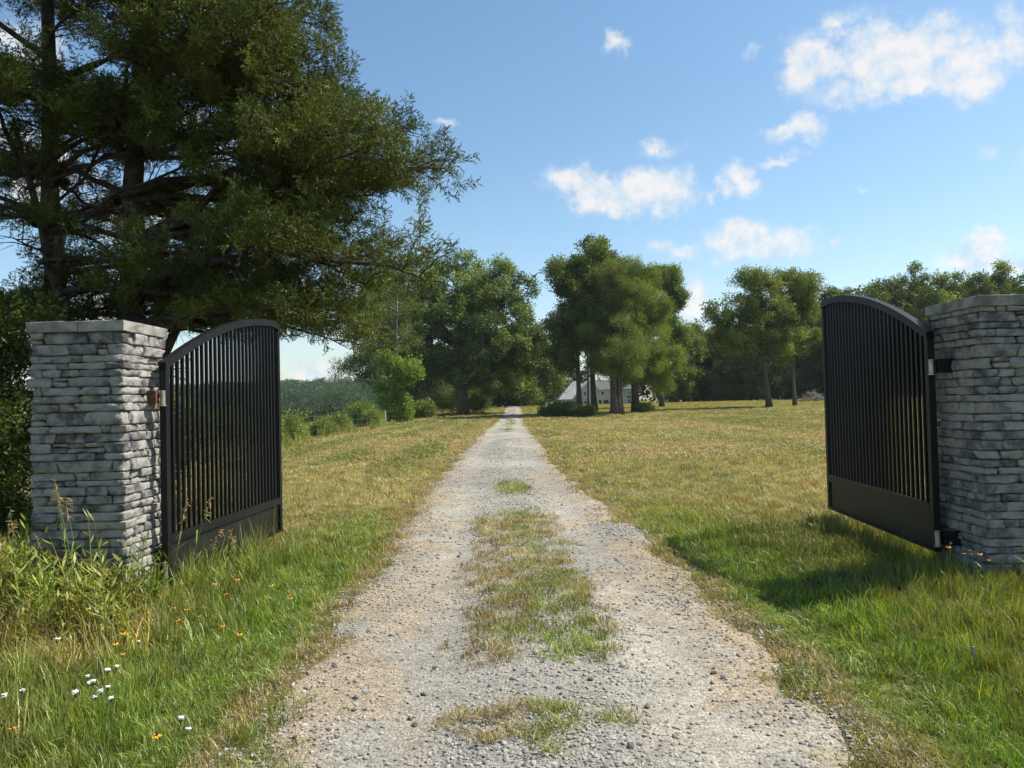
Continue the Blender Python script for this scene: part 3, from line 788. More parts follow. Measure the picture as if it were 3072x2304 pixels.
# ------------------------------------------------------------------ trees
def euler_to(d):
    "rotation taking local +z to each row of d"
    d = d / np.linalg.norm(d, axis=1, keepdims=True)
    return np.stack([np.zeros(len(d)), np.arccos(d[:, 2].clip(-1, 1)), np.arctan2(d[:, 1], d[:, 0])], 1)
def curve(a, b, bend, n=5, wob=.06):
    a, b = Vector(a), Vector(b); L = (b - a).length; out = []
    k = Vector((random.gauss(0, wob), random.gauss(0, wob), random.gauss(0, wob))) * L
    for i in range(n + 1):
        t = i / n; out.append(a.lerp(b, t) + (Vector((0, 0, bend * L)) + k) * (4 * t * (1 - t)) * .5)
    return out
def tree(name, label, base, H, lobes, n=110, rc=1.1, m=11, scl=1.5, tints=((.05, .08, .02), (.10, .14, .03)), trunk=.3, clear=.25, cat='tree', group=None,
         leaves='leaf', bark='bark', lean=(0, 0), seed=1, limbs=9, stems=None, twigs=.5, flat=.7, lump=True):
    """lobes: (dx, dy, z, rx, ry, rz) relative to the base; clumps of leaves sit round branch ends spread through the lobes"""
    random.seed(seed); r = np.random.default_rng(seed)
    bz = Z(*base); root = empty(name, (base[0], base[1], bz - .05)); tag(root, label, cat, group)
    if lump:
        sub = []
        for l in lobes:
            for _ in range(7 if l[3] > 2.2 else 4):
                q = r.normal(size=3); q /= np.linalg.norm(q); q *= r.uniform(.2, .52); f_ = r.uniform(.5, .74)
                sub.append((l[0] + q[0] * l[3], l[1] + q[1] * l[4], l[2] + q[2] * l[5], l[3] * f_, l[4] * f_, l[5] * f_ * .9))
        lobes = sub
    vol = np.array([l[3] * l[4] * l[5] for l in lobes]) ** .75; vol = vol / vol.sum()
    cen = []
    while len(cen) < n:
        l = lobes[r.choice(len(lobes), p=vol)]; q = r.normal(size=3); q /= np.linalg.norm(q); q *= r.random() ** .32
        c = np.array([l[0] + q[0] * l[3], l[1] + q[1] * l[4], l[2] + q[2] * l[5]])
        if c[2] > .35: cen.append(c)
    cen = np.array(cen)
    acc = Acc()
    top = Vector((lean[0], lean[1], H * .8))
    tp = curve((0, 0, -.1), top, 0, 8, .02); tr = [trunk * (1.35 if i == 0 else 1.0) * (1 - .82 * i / 8) for i in range(9)]
    acc.tube(tp, tr, 9, jit=.06)
    if stems:
        for (dx, dy, r_, hh) in stems:
            acc.tube(curve((dx, dy, -.1), (dx * 1.6, dy * 1.6, hh), 0, 6, .02), [r_ * (1 - .75 * i / 6) for i in range(7)], 7, jit=.05)
    def trunk_at(z):
        t = min(max(z / (H * .8), 0), 1) * 8; i = min(int(t), 7); return tp[i].lerp(tp[i + 1], t - i), tr[i] + (tr[i + 1] - tr[i]) * (t - i)
    order = sorted(range(n), key=lambda i: -np.hypot(cen[i][0], cen[i][1]) - .3 * r.random())
    main = []
    for i in order[:: max(1, n // limbs)][:limbs]:
        c = Vector(cen[i]); hd = math.hypot(c.x, c.y)
        z0 = min(max(c.z - hd * random.uniform(.35, .7), H * clear), H * .72); s, sr = trunk_at(z0)
        pts = curve(s, c, .12, 6, .08); acc.tube(pts, [max(.02, sr * .55 * (1 - .85 * k / 6)) for k in range(7)], 6, False); main += pts[1:]
    main += [trunk_at(H * f)[0] for f in (.3, .4, .5, .6, .7, .78) if f > clear]
    mp = np.array([tuple(p_) for p_ in main])
    for c in cen[: int(n * twigs)]:
        j = np.argmin(((mp - c) ** 2).sum(1) + 4 * np.maximum(0, mp[:, 2] - c[2]))
        acc.tube(curve(mp[j], c, .06, 3, .1), [.05, .04, .028, .012], 4, False)
    acc.build('trunk', M[bark], root, True)
    # foliage
    P, Tn = [], []
    lo, hi = np.array(tints[0]), np.array(tints[1])
    for c in cen:
        k = max(3, int(m * r.uniform(.55, 1.4))); q = r.normal(size=(k, 3)); q /= np.linalg.norm(q, axis=1, keepdims=True)
        q *= (r.random(k) ** .45)[:, None] * rc * r.uniform(.65, 1.25); q[:, 2] *= flat
        P.append(c + q); f = np.clip(r.normal(.48, .36) + r.normal(0, .12, k), 0, 1.1)
        Tn.append(lo * (1 - f[:, None]) + hi * f[:, None])
    P = np.concatenate(P); Tn = np.concatenate(Tn); N = len(P); ok = P[:, 2] > .12; P, Tn = P[ok], Tn[ok]; N = len(P)
    sc = scl * r.uniform(.65, 1.3, N)
    pr = dict(leaf=LEAF, fine=FINE, near=BIGL, mass=MASS)[leaves]
    tag(scatter('crown', leaves, pr, P, r.uniform(0, 6.28, (N, 3)), sc, Tn * r.uniform(.8, 1.2, (N, 1)) * 1.8, root), kind='stuff')
    return root
def crown_from_px(Y, ells, base):
    "lobes given as photo ellipses (cx, cy, half width, half height) at distance Y"
    out = []
    bz = Z(*base)
    for e in ells:
        cx, cy, a, b = e[:4]; dy = e[4] if len(e) > 4 else 0
        c = at(cx, cy, Y + dy); rx = a * (Y + dy) / FPX; rz = b * (Y + dy) / FPX
        out.append((c.x - base[0], dy, c.z - bz, rx, min(rx * .95, 7.5) if len(e) < 6 else e[5], rz))
    return out
DARK = ((.034, .055, .018), (.095, .130, .032)); MIDG = ((.045, .070, .020), (.125, .165, .040)); YEL = ((.062, .092, .022), (.150, .190, .038)); OLV = ((.050, .074, .021), (.118, .150, .036))

# oak by the drive
b = (at(1390, 1245, 88).x, 88)
tree('oak_tree', 'huge dense dark green oak spreading over the gravel drive', b, 20.5,
     crown_from_px(88, [(1330, 870, 190, 125), (1180, 930, 170, 140), (1480, 910, 130, 130), (1340, 1020, 270, 120), (1590, 980, 70, 90), (1560, 1060, 95, 95), (1210, 1080, 150, 90), (1460, 1110, 130, 70)], b),
     n=500, rc=.95, m=14, scl=1.4, tints=((.040, .066, .022), (.115, .158, .046)), lump=False, trunk=.62, clear=.16, lean=(-.4, 0), seed=3, limbs=16, bark='bark')
b = (at(1200, 1250, 80).x, 80)
tree('cypress_tree', 'feathery green conifer with drooping boughs and a bare pale trunk', b, 15.5,
     crown_from_px(80, [(1150, 900, 110, 70), (1100, 980, 80, 70), (1190, 985, 80, 60), (1050, 1090, 60, 28), (1140, 1070, 100, 50), (1020, 1120, 38, 16)], b),
     n=120, rc=.95, m=10, scl=1.35, tints=((.045, .068, .024), (.105, .135, .04)), trunk=.22, lump=False, leaves='fine', bark='deadwood', seed=5, limbs=14, flat=.45)
b = (at(1165, 1268, 70).x, 70)
tree('vine_covered_tree', 'slim snag wrapped to the top in bright green vines', b, 7.0,
     crown_from_px(70, [(1160, 1095, 38, 45), (1165, 1160, 52, 55), (1190, 1215, 62, 48), (1220, 1130, 38, 60)], b),
     n=70, rc=.7, m=12, scl=1.1, tints=((.06, .10, .02), (.13, .19, .035)), trunk=.2, seed=6, limbs=6)
# shrubs of the fence row, each its own bush
def bush(px, base_py, Y, wpx, toppy, label, tints, seed, leaves='leaf', name='bush', group=None, scl=1.0, n=None, rc=.55, m=9):
    b = (at(px, base_py, Y).x, Y); bz = Z(*b); top = at(px, toppy, Y).z - bz; w_ = wpx * Y / FPX / 2
    h = max(top, .6)
    return tree(name, label, b, h, [(0, 0, h * .45, w_, w_ * .9, h * .48), (-w_ * .45, .2, h * .33, w_ * .55, w_ * .5, h * .33), (w_ * .45, -.2, h * .36, w_ * .55, w_ * .5, h * .36)],
                n=n or int(20 + 9 * w_ * h ** .5), rc=rc, m=m, scl=scl, tints=tints, trunk=.06, clear=.1, cat='shrub', group=group, leaves=leaves, seed=seed, limbs=5, twigs=.3)
FR = 'bushes of the fence row'
bush(1330, 1258, 82, 120, 1130, 'round dull green bush against the oak trunk', ((.05, .07, .022), (.11, .13, .04)), 11, 'fine', scl=1.3, rc=.8)
bush(1430, 1240, 92, 90, 1160, 'olive bush tucked behind the oak trunk', OLV, 12, 'fine', scl=1.3, rc=.8)
bush(1265, 1258, 78, 70, 1180, 'small bush between the vines and the oak', MIDG, 13, scl=1.1)
bush(1082, 1272, 62, 80, 1180, 'upright leafy bush beside the weathered fence post', ((.055, .085, .022), (.12, .16, .04)), 14, 'fine', scl=1.0)
for i, (px, py, Y, w_, tp_) in enumerate(((875, 1325, 37, 90, 1232), (962, 1312, 42, 60, 1250), (1015, 1295, 50, 60, 1240), (790, 1345, 33, 100, 1215), (690, 1350, 31, 120, 1190), (585, 1360, 29, 110, 1160), (490, 1365, 27, 130, 1120), (1120, 1275, 60, 50, 1235))):
    bush(px, py, Y, w_, tp_, 'loose weedy bush growing along the wire fence', ((.06, .09, .022), (.14, .17, .045)), 20 + i, 'near' if Y < 45 else 'fine', group=FR, scl=1.0, rc=.5, m=12)
# roadside trees beyond the oak
for i, (px, Y, ells, tn, lab) in enumerate((
   (1500, 112, [(1500, 1100, 90, 80), (1450, 1150, 70, 50), (1560, 1150, 70, 55)], OLV, 'olive roadside tree overhanging the drive just past the oak'),
   (1600, 128, [(1610, 1060, 70, 80), (1640, 1130, 60, 60), (1570, 1120, 50, 60)], MIDG, 'roadside tree past the bend where the drive ends'),
   (1420, 140, [(1420, 1080, 100, 100), (1480, 1160, 80, 50)], DARK, 'dark tree standing far down the drive'),
   (1545, 175, [(1545, 1150, 60, 55), (1520, 1180, 40, 35)], DARK, 'dark tree closing the end of the drive'),
   (1630, 150, [(1625, 1110, 50, 80), (1645, 1150, 28, 40)], DARK, 'dark tree standing beside the farmhouse'))):
    b = (at(px, 1225, Y).x, Y)
    tree('roadside_tree', lab, b, 12, crown_from_px(Y, ells, b), n=90, rc=1.5, m=11, scl=2.2, tints=tn, trunk=.3, seed=40 + i, limbs=7, clear=.15)
# the clump of trees on the field side
GR2 = 'clump of trees before the farmhouse'
specs = (
 ((1740, 1240, 78), 18.5, [(1720, 860, 85, 110), (1700, 1000, 70, 90), (1760, 960, 80, 110), (1690, 1090, 55, 50)], DARK, .30, 150, 'leaf', 'dark leafy tree at the drive side of the clump'),
 ((1785, 1240, 80), 19.8, [(1790, 790, 75, 85), (1770, 880, 100, 90), (1810, 1000, 80, 100)], ((.045, .07, .022), (.11, .145, .04)), .32, 150, 'leaf', 'tallest tree of the clump with an airy grey green top'),
 ((1765, 1238, 83), 15.0, [(1765, 950, 60, 90)], DARK, .13, 50, 'leaf', 'thin straight tree between two thicker trunks of the clump'),
 ((1844, 1245, 76), 17.5, [(1850, 870, 95, 110), (1870, 1000, 110, 110), (1820, 1080, 80, 60)], OLV, .36, 170, 'fine', 'twin stemmed olive tree in the middle of the clump'),
 ((1870, 1254, 72), 10.5, [(1880, 1060, 80, 70), (1850, 1100, 60, 40)], OLV, .14, 26, 'fine', 'slender tree standing a step in front of the clump'),
 ((1908, 1232, 80), 17.0, [(1910, 850, 95, 100), (1950, 960, 95, 120), (1985, 1080, 65, 90), (1900, 1090, 110, 70), (1990, 1150, 45, 40), (2015, 1050, 35, 60)], YEL, .42, 260, 'fine', 'yellow green willow oak with low hanging boughs and a dark trunk'),
 ((1985, 1225, 96), 17.0, [(1985, 830, 60, 60), (2030, 900, 45, 70), (2040, 1000, 40, 70)], MIDG, .30, 100, 'leaf', 'darker tree rising behind the yellow green willow oak'),
)
for i, ((px, py, Y), H, ells, tn, tr_, n_, lv, lab) in enumerate(specs):
    b = (at(px, py, Y).x, Y)
    tree('clump_tree', lab, b, H, crown_from_px(Y, ells, b), n=int(n_ * 1.65), rc=.78, m=13, scl=1.2, tints=tn, trunk=tr_, clear=.22, group=GR2, leaves=lv, seed=60 + i, limbs=10,
         stems=[(.45, .15, .26, 9.0)] if i == 3 else None)
bush(1690, 1255, 74, 130, 1205, 'dark low thicket at the foot of the clump of trees', ((.03, .06, .016), (.07, .11, .025)), 71, scl=1.1, rc=.6, n=60)
bush(1760, 1256, 73, 90, 1222, 'low brambles round the clump trunks', ((.04, .06, .018), (.09, .11, .03)), 72, scl=.9)
bush(1925, 1240, 79, 60, 1215, 'small scrub at the foot of the willow oak', ((.05, .06, .02), (.12, .12, .04)), 73, scl=.8)
# two lone trees on the mown field
for i, ((px, py, Y), H, ells, tr_, ln, lab) in enumerate((
   ((2308, 1222, 86), 16.2, [(2270, 860, 85, 60), (2200, 930, 75, 55), (2300, 940, 80, 70), (2190, 1010, 45, 40), (2330, 1020, 60, 40), (2250, 1040, 70, 40)], .33, (-.9, 0), 'lone field tree with a bent pale trunk and spreading top'),
   ((2385, 1218, 88), 15.8, [(2390, 860, 70, 55), (2375, 930, 60, 60), (2400, 1010, 60, 45), (2420, 900, 45, 45), (2370, 1090, 30, 50)], .24, (0, 0), 'lone field tree with a straight trunk and sparse feathery crown'))):
    b = (at(px, py, Y).x, Y)
    tree('field_tree', lab, b, H, crown_from_px(Y, ells, b), n=150 if i == 0 else 105, lump=False, rc=.8, m=10, scl=1.25, tints=((.05, .075, .022), (.13, .165, .04)), trunk=tr_, clear=.35, seed=80 + i, limbs=11, lean=ln, bark='bark', twigs=.8)
# woodland edge
WL = 'trees of the woodland edge beyond the field'
random.seed(99)
px = 2030
k = 0
TOPS = [(1500, 1010), (1700, 1000), (2000, 985), (2080, 960), (2200, 960), (2320, 930), (2450, 850), (2540, 835), (2620, 830), (2690, 815), (2780, 815), (2860, 790), (2930, 815), (3000, 790), (3072, 785), (3600, 790)]
while px < 3480:
    Y = random.uniform(116, 128); ty = np.interp(px, *zip(*TOPS)) + random.uniform(-34, 34)
    b = (at(px, 1200, Y).x, Y); bz = Z(*b); H = at(px, ty, Y).z - bz; w_ = random.uniform(3.2, 4.6)
    tree('woodland_tree', 'dark leafy tree of the woodland edge behind the mown field', b, H,
         [(random.uniform(-1, 1), 0, H * .87, w_ * .5, w_ * .5, H * .13), (random.uniform(-1.5, 1.5), 0, H * .62, w_, w_, H * .22), (0, -1, H * .36, w_ * .95, w_, H * .22), (random.uniform(-1, 1), -1.2, H * .15, w_ * .9, w_ * .8, H * .14)],
         n=175, rc=1.05, m=10, scl=1.65, lump=False, tints=((.034, .052, .018), (.11, .14, .038)) if k % 3 else ((.045, .068, .02), (.14, .175, .045)), trunk=.26, clear=.2, group=WL, seed=120 + k, limbs=7, twigs=.15)
    px += random.uniform(52, 78); k += 1
# the depth of the wood behind that edge, and the wooded ridge across the valley, read as masses
def mass(name, label, pts, scl, tlo, thi):
    n = len(pts); f = rng.random((n, 1))
    o = scatter(name, 'mass', MASS, pts, rng.uniform(0, 6.28, (n, 3)), scl, np.array(tlo) * (1 - f) + np.array(thi) * f)
    return tag(o, label, 'woodland', kind='stuff')
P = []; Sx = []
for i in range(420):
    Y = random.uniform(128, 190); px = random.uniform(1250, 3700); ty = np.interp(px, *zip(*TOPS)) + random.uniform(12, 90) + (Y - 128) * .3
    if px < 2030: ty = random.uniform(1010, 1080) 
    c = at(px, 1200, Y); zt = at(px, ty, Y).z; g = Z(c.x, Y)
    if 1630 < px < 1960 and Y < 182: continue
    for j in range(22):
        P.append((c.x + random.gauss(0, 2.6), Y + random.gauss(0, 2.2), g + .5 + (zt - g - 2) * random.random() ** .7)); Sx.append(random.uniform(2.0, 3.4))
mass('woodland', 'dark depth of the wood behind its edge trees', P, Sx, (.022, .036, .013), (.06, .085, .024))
P = []; Sx = []
for i in range(2600):
    Y = random.uniform(300, 640); X_ = random.uniform(-430, 30)
    if Y > 300 + 0 and X_ > -20: Y = random.uniform(360, 640)
    g = Z(X_, Y); h = random.uniform(6, 11)
    for j in range(12): P.append((X_ + random.gauss(0, 2.3), Y + random.gauss(0, 2.3), g + h * random.uniform(.2, 1) ** .8)); Sx.append(random.uniform(2.4, 4.2))
mass('wooded_ridge', 'distant green wooded ridge beyond the fence', P, Sx, (.045, .085, .035), (.075, .13, .05))
P = []; Sx = []
for i in range(160):                                              # hedge line at the foot of the ridge
    Y = random.uniform(150, 200); X_ = random.uniform(-140, -26); g = Z(X_, Y)
    for j in range(7): P.append((X_ + random.gauss(0, 1.6), Y + random.gauss(0, 1.5), g + random.uniform(.3, 2.4 + 1.5 * (X_ < -60)))); Sx.append(random.uniform(1.6, 3.0))
mass('valley_hedge', 'dark hedge line crossing the low meadow', P, Sx, (.025, .045, .02), (.055, .085, .03))

# ------------------------------------------------------------------ red cedars behind the weedy pillar
def cedar(label, base, H, rad, seed, stems, nl=60, dead=10, tints=((.058, .084, .018), (.145, .180, .034)), zlo=2.7, east=False):
    """rad(z, azimuth) gives the reach of the boughs; boughs rise a little, then droop at the tips"""
    random.seed(seed); r = np.random.default_rng(seed)
    bz = Z(*base); root = empty('cedar_tree', (base[0], base[1], bz - .05)); tag(root, label, 'tree', 'red cedars by the gate')
    acc = Acc(); stem_pts = []
    for (pts, r0) in stems:
        cp = []
        for i in range(len(pts) - 1):
            for j in range(4): cp.append(Vector(pts[i]).lerp(Vector(pts[i + 1]), j / 4) + Vector((random.gauss(0, .025), random.gauss(0, .025), 0)))
        cp.append(Vector(pts[-1])); n = len(cp)
        rr = [r0 * (1.25 if i == 0 else 1) * (1 - .86 * i / n) for i in range(n)]
        acc.tube(cp, rr, 10, jit=.09); stem_pts.append((cp, rr))
    P, D, Tn = [], [], []
    lo, hi = np.array(tints[0]), np.array(tints[1])
    for k in range(nl + dead):
        cp, rr = stem_pts[0] if random.random() < .7 or len(stem_pts) == 1 else random.choice(stem_pts[1:])
        isdead = k >= nl
        z = zlo + (H - zlo) * (random.random() ** 1.25) if not isdead else random.uniform(1.6, 4.5)
        j = min(range(len(cp)), key=lambda i: abs(cp[i].z - z)); s = cp[j]
        if abs(s.z - z) > 1.2: continue
        an = k * 2.399 + random.uniform(-.4, .4)
        if k % 5 < 2 and east: an = random.gauss(-.25, .55)
        L = rad(s.z, an) * random.uniform(.72, 1.04) * (.55 if isdead else 1) - max(0, s.x) * .9
        if L < .4 or (not isdead and math.sin(an) < -.45 and s.z < 5.2 and random.random() < .75): continue
        dx = Vector((math.cos(an), math.sin(an), 0)); rise = random.uniform(.05, .32) if s.z < 4.2 else random.uniform(.15, .62); droop = random.uniform(.10, .40) * (1 if s.z < 5 else .6)
        if not isdead: droop = min(droop, max(.02, (s.z + rise * L - random.uniform(2.2, 3.4)) / L))
        pts = []
        for i in range(9):
            t = i / 8
            pts.append(s + dx * L * t + Vector((-dx.y, dx.x, 0)) * L * .10 * math.sin(t * 3.1 + k) + Vector((0, 0, L * (rise * t - droop * t * t))) + Vector((random.gauss(0, .02), random.gauss(0, .02), random.gauss(0, .03))) * L * .35)
        r0 = min(rr[j] * .6, .018 + .014 * L)
        acc.tube(pts, [max(.006, r0 * (1 - .88 * i / 8)) for i in range(9)], 6, False)
        nb = int(4 + 3.6 * L)
        for q in range(nb):
            t = (.22 if isdead else .32) + .68 * (q + random.random()) / nb
            i = min(int(t * 8), 7); o = pts[i].lerp(pts[i + 1], t * 8 - i)
            sd = random.choice((-1, 1)); bl = (.42 + .30 * L * (1 - .72 * t)) * random.uniform(.55, 1.2)
            bd = (dx * random.uniform(.3, 1.0) + Vector((-dx.y, dx.x, 0)) * sd * random.uniform(.4, 1.1) + Vector((0, 0, random.uniform(-.35, .45)))).normalized()
            e = o + bd * bl; mid = o.lerp(e, .5) + Vector((0, 0, .08 * bl)); acc.tube([o, mid, e], [.011, .008, .003], 4, False)
            if isdead:
                for _ in range(2):
                    c = o.lerp(e, random.uniform(.3, .9)); acc.tube([c, c + (bd + rv() * .8).normalized() * bl * .5], [.005, .002], 3, False)
                continue
            f = min(max(random.gauss(.45, .27), 0), 1)
            for g in range(int(2 + 6.5 * bl)):
                tt = random.uniform(.15, 1.02); c = o.lerp(mid, tt * 2) if tt < .5 else mid.lerp(e, tt * 2 - 1)
                P.append(tuple(c + rv() * .07)); d = bd * .6 + rv() * .75 + Vector((0, 0, .45)); D.append(tuple(d))
                ff = min(max(f + random.gauss(0, .15), 0), 1); Tn.append(lo * (1 - ff) + hi * ff)
    acc.build('trunk', M['cedarbark'], root, True)
    P, D, Tn = np.array(P), np.array(D), np.array(Tn); n = len(P)
    tag(scatter('crown', 'spray', SPRAY, P, euler_to(D), r.uniform(.7, 1.25, n), Tn, root), kind='stuff')
    print('cedar sprays', n)
    return root
def rad1(z, a):
    east = max(0, math.cos(a)); front = max(0, -math.sin(a))
    re = np.interp(z, [2, 2.8, 3.6, 5, 6.5, 8, 10, 13], [1.6, 3.8, 4.9, 4.6, 3.3, 2.5, 2.0, .5])
    ro = np.interp(z, [2, 3, 5, 8, 10, 13], [.8, 2.0, 3.0, 2.8, 2.3, .5])
    return float(ro + (re - ro) * east ** 1.3)
def rad2(z, a):
    return float(np.interp(z, [2, 3, 5, 8, 10, 13], [.8, 1.9, 3.1, 3.0, 2.4, .6]))
cedar('big red cedar with long boughs reaching towards the drive, forked at the base', (-5.95, 12.0), 12.5, rad1, 7,
      [([(0, 0, -.1), (-.02, .05, 2.2), (.12, 0, 5), (.2, .1, 8), (.1, 0, 12.2)], .25), ([(-.22, -.02, -.1), (-.5, -.05, 2.0), (-1.15, -.2, 3.9), (-1.6, -.3, 6.2)], .15), ([(.18, .05, -.1), (.45, .1, 2.5), (1.3, .1, 4.3), (2.3, .0, 6.5)], .11)], nl=165, dead=16, east=True)
cedar('red cedar with a thick straight dark trunk beside the hedge', (-7.35, 12.4), 12.5, rad2, 19,
      [([(0, 0, -.1), (.03, 0, 2.5), (-.12, .05, 5.5), (-.05, 0, 12.2)], .27)], nl=66, dead=22)

# broad-leaved hedge in the shade behind that pillar
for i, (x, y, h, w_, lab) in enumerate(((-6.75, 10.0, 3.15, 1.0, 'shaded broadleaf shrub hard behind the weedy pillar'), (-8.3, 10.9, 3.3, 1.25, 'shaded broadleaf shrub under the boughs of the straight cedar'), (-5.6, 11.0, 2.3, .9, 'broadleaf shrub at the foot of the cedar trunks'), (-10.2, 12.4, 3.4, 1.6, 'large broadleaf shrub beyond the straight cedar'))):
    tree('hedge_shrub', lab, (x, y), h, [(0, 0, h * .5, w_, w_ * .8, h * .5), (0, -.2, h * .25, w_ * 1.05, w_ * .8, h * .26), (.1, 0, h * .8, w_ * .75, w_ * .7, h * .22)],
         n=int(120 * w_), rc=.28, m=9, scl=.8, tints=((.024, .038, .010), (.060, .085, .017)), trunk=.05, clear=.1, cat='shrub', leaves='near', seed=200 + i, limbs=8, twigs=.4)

# ------------------------------------------------------------------ wire fence along the meadow
fx = lambda y: -10.6 - .012 * (y - 30)
f = empty('wire_fence', (fx(28), 28, Z(fx(28), 28))); tag(f, 'sagging wire fence on thin metal posts along the meadow', 'fence')
o0 = f.location
for i, y in enumerate(np.arange(14, 82, 5.0)):
    x = fx(y); g = Z(x, y) - o0.z; Acc().box((x - o0.x - .022, y - o0.y - .022, g - .2), (x - o0.x + .022, y - o0.y + .022, g + 1.25)).build('post', M['tpost'], f)
for hgt in (.35, .7, 1.1):
    pts = [(fx(y) - o0.x + .03, y - o0.y, Z(fx(y), y) - o0.z + hgt + random.uniform(-.03, .03)) for y in np.arange(14, 80, 2.5)]
    Acc().tube(pts, [.006] * len(pts), 4).build('wire', M['wire'], f)
b = at(1155, 1270, 62); g = Z(b.x, 62)
o = Acc().tube([(0, 0, -.2), (.01, 0, .6), (.0, .01, 1.18)], [.085, .08, .078], 9, jit=.05).build('fence_post', M['post']); o.location = (b.x, 62, g)
tag(o, 'pale weathered wooden fence post at the meadow edge', 'post')

# ------------------------------------------------------------------ farmhouse beyond the clump
HY = 172.0; s = HY / FPX
hb = at(1680, 1216, HY); base_z = Z(hb.x + 6, HY) - .3; ox = hb.x
house = empty('farmhouse', (ox, HY, base_z)); tag(house, 'white sided farmhouse with grey roof glimpsed between the clump trunks', 'house')
zz_ = lambda py, px=1750: at(px, py, HY).z - base_z
xx = lambda px: at(px, 1200, HY).x - ox
wall_h = zz_(1197)
Acc().box((0, 0, 0), (xx(1745), 7, wall_h)).box((xx(1790), .4, 0), (xx(1900), 7, zz_(1170))).build('wall', M['siding'], house)
Acc().prism([(xx(1742), 0), (xx(1795), 0), (xx(1795), zz_(1168)), (xx(1768), zz_(1143)), (xx(1742), zz_(1168))], 'y', -.8, 6).build('gable_wall', M['siding'], house)
ap = zz_(1142)
rf = Acc()
rf.poly([(-.4, -.5, wall_h), (xx(1745), -.5, wall_h), (xx(1745), 3.5, ap), (xx(1722), 3.5, ap)]).poly([(-.4, 7.5, wall_h), (-.4, -.5, wall_h), (xx(1722), 3.5, ap)]).poly([(xx(1745), 7.5, wall_h), (-.4, 7.5, wall_h), (xx(1722), 3.5, ap), (xx(1745), 3.5, ap)])
o = rf.build('roof', M['roof'], house)
o = Acc().prism([(xx(1737), zz_(1171)), (xx(1768), zz_(1141)), (xx(1800), zz_(1171)), (xx(1800), zz_(1174)), (xx(1768), zz_(1144.5)), (xx(1737), zz_(1174))], 'y', -1.1, 6.2).build('roof', M['trim'], house)
Acc().poly([(xx(1788), 0, zz_(1170)), (xx(1905), 0, zz_(1170)), (xx(1905), 3.7, zz_(1140)), (xx(1788), 3.7, zz_(1140))]).poly([(xx(1905), 7.4, zz_(1170)), (xx(1788), 7.4, zz_(1170)), (xx(1788), 3.7, zz_(1140)), (xx(1905), 3.7, zz_(1140))]).build('roof', M['shingle'], house)
def win(x0, x1, y0, y1, yy, nm='window', mat='glass'):
    wn = Acc().box((xx(x0) - .09, yy - .05, zz_(y1) - .09), (xx(x1) + .09, yy - .006, zz_(y0) + .09)).build(nm, M['trim'], house)
    Acc().box((xx(x0), yy - .075, zz_(y1)), (xx(x1), yy - .053, zz_(y0))).build('pane' if mat == 'glass' else 'door_leaf', M[mat], wn)
    return wn
for a_ in ((1704, 1709, 1205, 1212, 0), (1712, 1717, 1205, 1212, 0), (1752, 1757, 1176, 1187, -.8), (1752, 1758, 1203, 1212, -.8), (1806, 1812, 1176, 1186, .4)): win(*a_)
for a_ in ((1792, 1805, 1201, 1214, .4), (1811, 1826, 1201, 1214, .4)): win(*a_, nm='garage_door', mat='garage')
for px in (1689, 1698, 1706, 1714, 1722, 1730, 1738):              # standing seams of the near roof slope
    x = xx(px); t1 = min(max((x + .4) / (xx(1722) + .4), .05), 1)
    Acc().tube([(x, -.5, wall_h + .03), (x, -.5 + 4 * t1, wall_h + (ap - wall_h) * t1 + .03)], [.03, .03], 4).build('roof_seam', M['roof'], house)

# ------------------------------------------------------------------ brush pile by the wood, dug soil mound, stake, bird
b = at(2440, 1207, 104); g = Z(b.x, 104); bp = empty('brush_pile', (b.x, 104, g)); tag(bp, 'heap of grey cut branches at the edge of the wood', 'brush pile')
random.seed(5); a1 = Acc()
for i in range(170):
    an = random.uniform(0, 6.28); r_ = random.random() ** .6 * 1.7; z0 = max(0, (1.9 - r_ * .95)) * random.random()
    p0 = Vector((r_ * math.cos(an), r_ * math.sin(an) * .8, z0)); d = rv(); d.z = abs(d.z) * .45; L = random.uniform(.6, 2.0)
    a1.tube([p0 - d * L * .5 + Vector((0, 0, .1)), p0 + rv() * .08, p0 + d * L * .5], [.035, .03, .01], 4, False)
o = a1.build('branches', M['twig'], bp); tag(o, kind='stuff')
c = at(2520, 1765, 6.35); mx, my = 2.62, 6.25
n_ = 26; V, F = [], []
for j in range(9):
    for i in range(n_):
        an = 6.283 * i / n_; q = j / 8; rr_ = (1 - q) * (.42 + .06 * math.sin(3 * an + 1)) * random.uniform(.93, 1.07)
        x, y = mx + rr_ * math.cos(an) * 1.25, my + rr_ * math.sin(an) * .75
        V.append((x - mx, y - my, Z(x, y) - Z(mx, my) + .10 * math.sin(q * 1.57) + random.gauss(0, .008) - .02))
for j in range(8):
    for i in range(n_): F.append((j * n_ + i, j * n_ + (i + 1) % n_, (j + 1) * n_ + (i + 1) % n_, (j + 1) * n_ + i))
o = new_mesh('soil_mound', V, F, M['soil'], None, True); o.location = (mx, my, Z(mx, my)); tag(o, 'low mound of dark dug soil in the shaded grass', 'soil mound')
b = at(2925, 2035, 4.35)
o = Acc().tube([(0, 0, -.05), (.004, .0, .07), (.0, .004, .115)], [.010, .010, .008], 6, jit=.1).build('wooden_stake', M['post']); o.location = (b.x, 4.35, Z(b.x, 4.35)); tag(o, 'short cut grey stub standing in the green grass', 'stake')
b = at(1602, 831, 42); bird = empty('bird', tuple(b), R(35)); tag(bird, 'small dark bird flying over the drive', 'bird')
Acc().tube([(-.16, 0, -.01), (-.10, 0, 0), (0, 0, .005), (.08, 0, .01), (.125, 0, .012)], [.006, .028, .042, .026, .006], 8).build('body', M['bird'], bird, True)
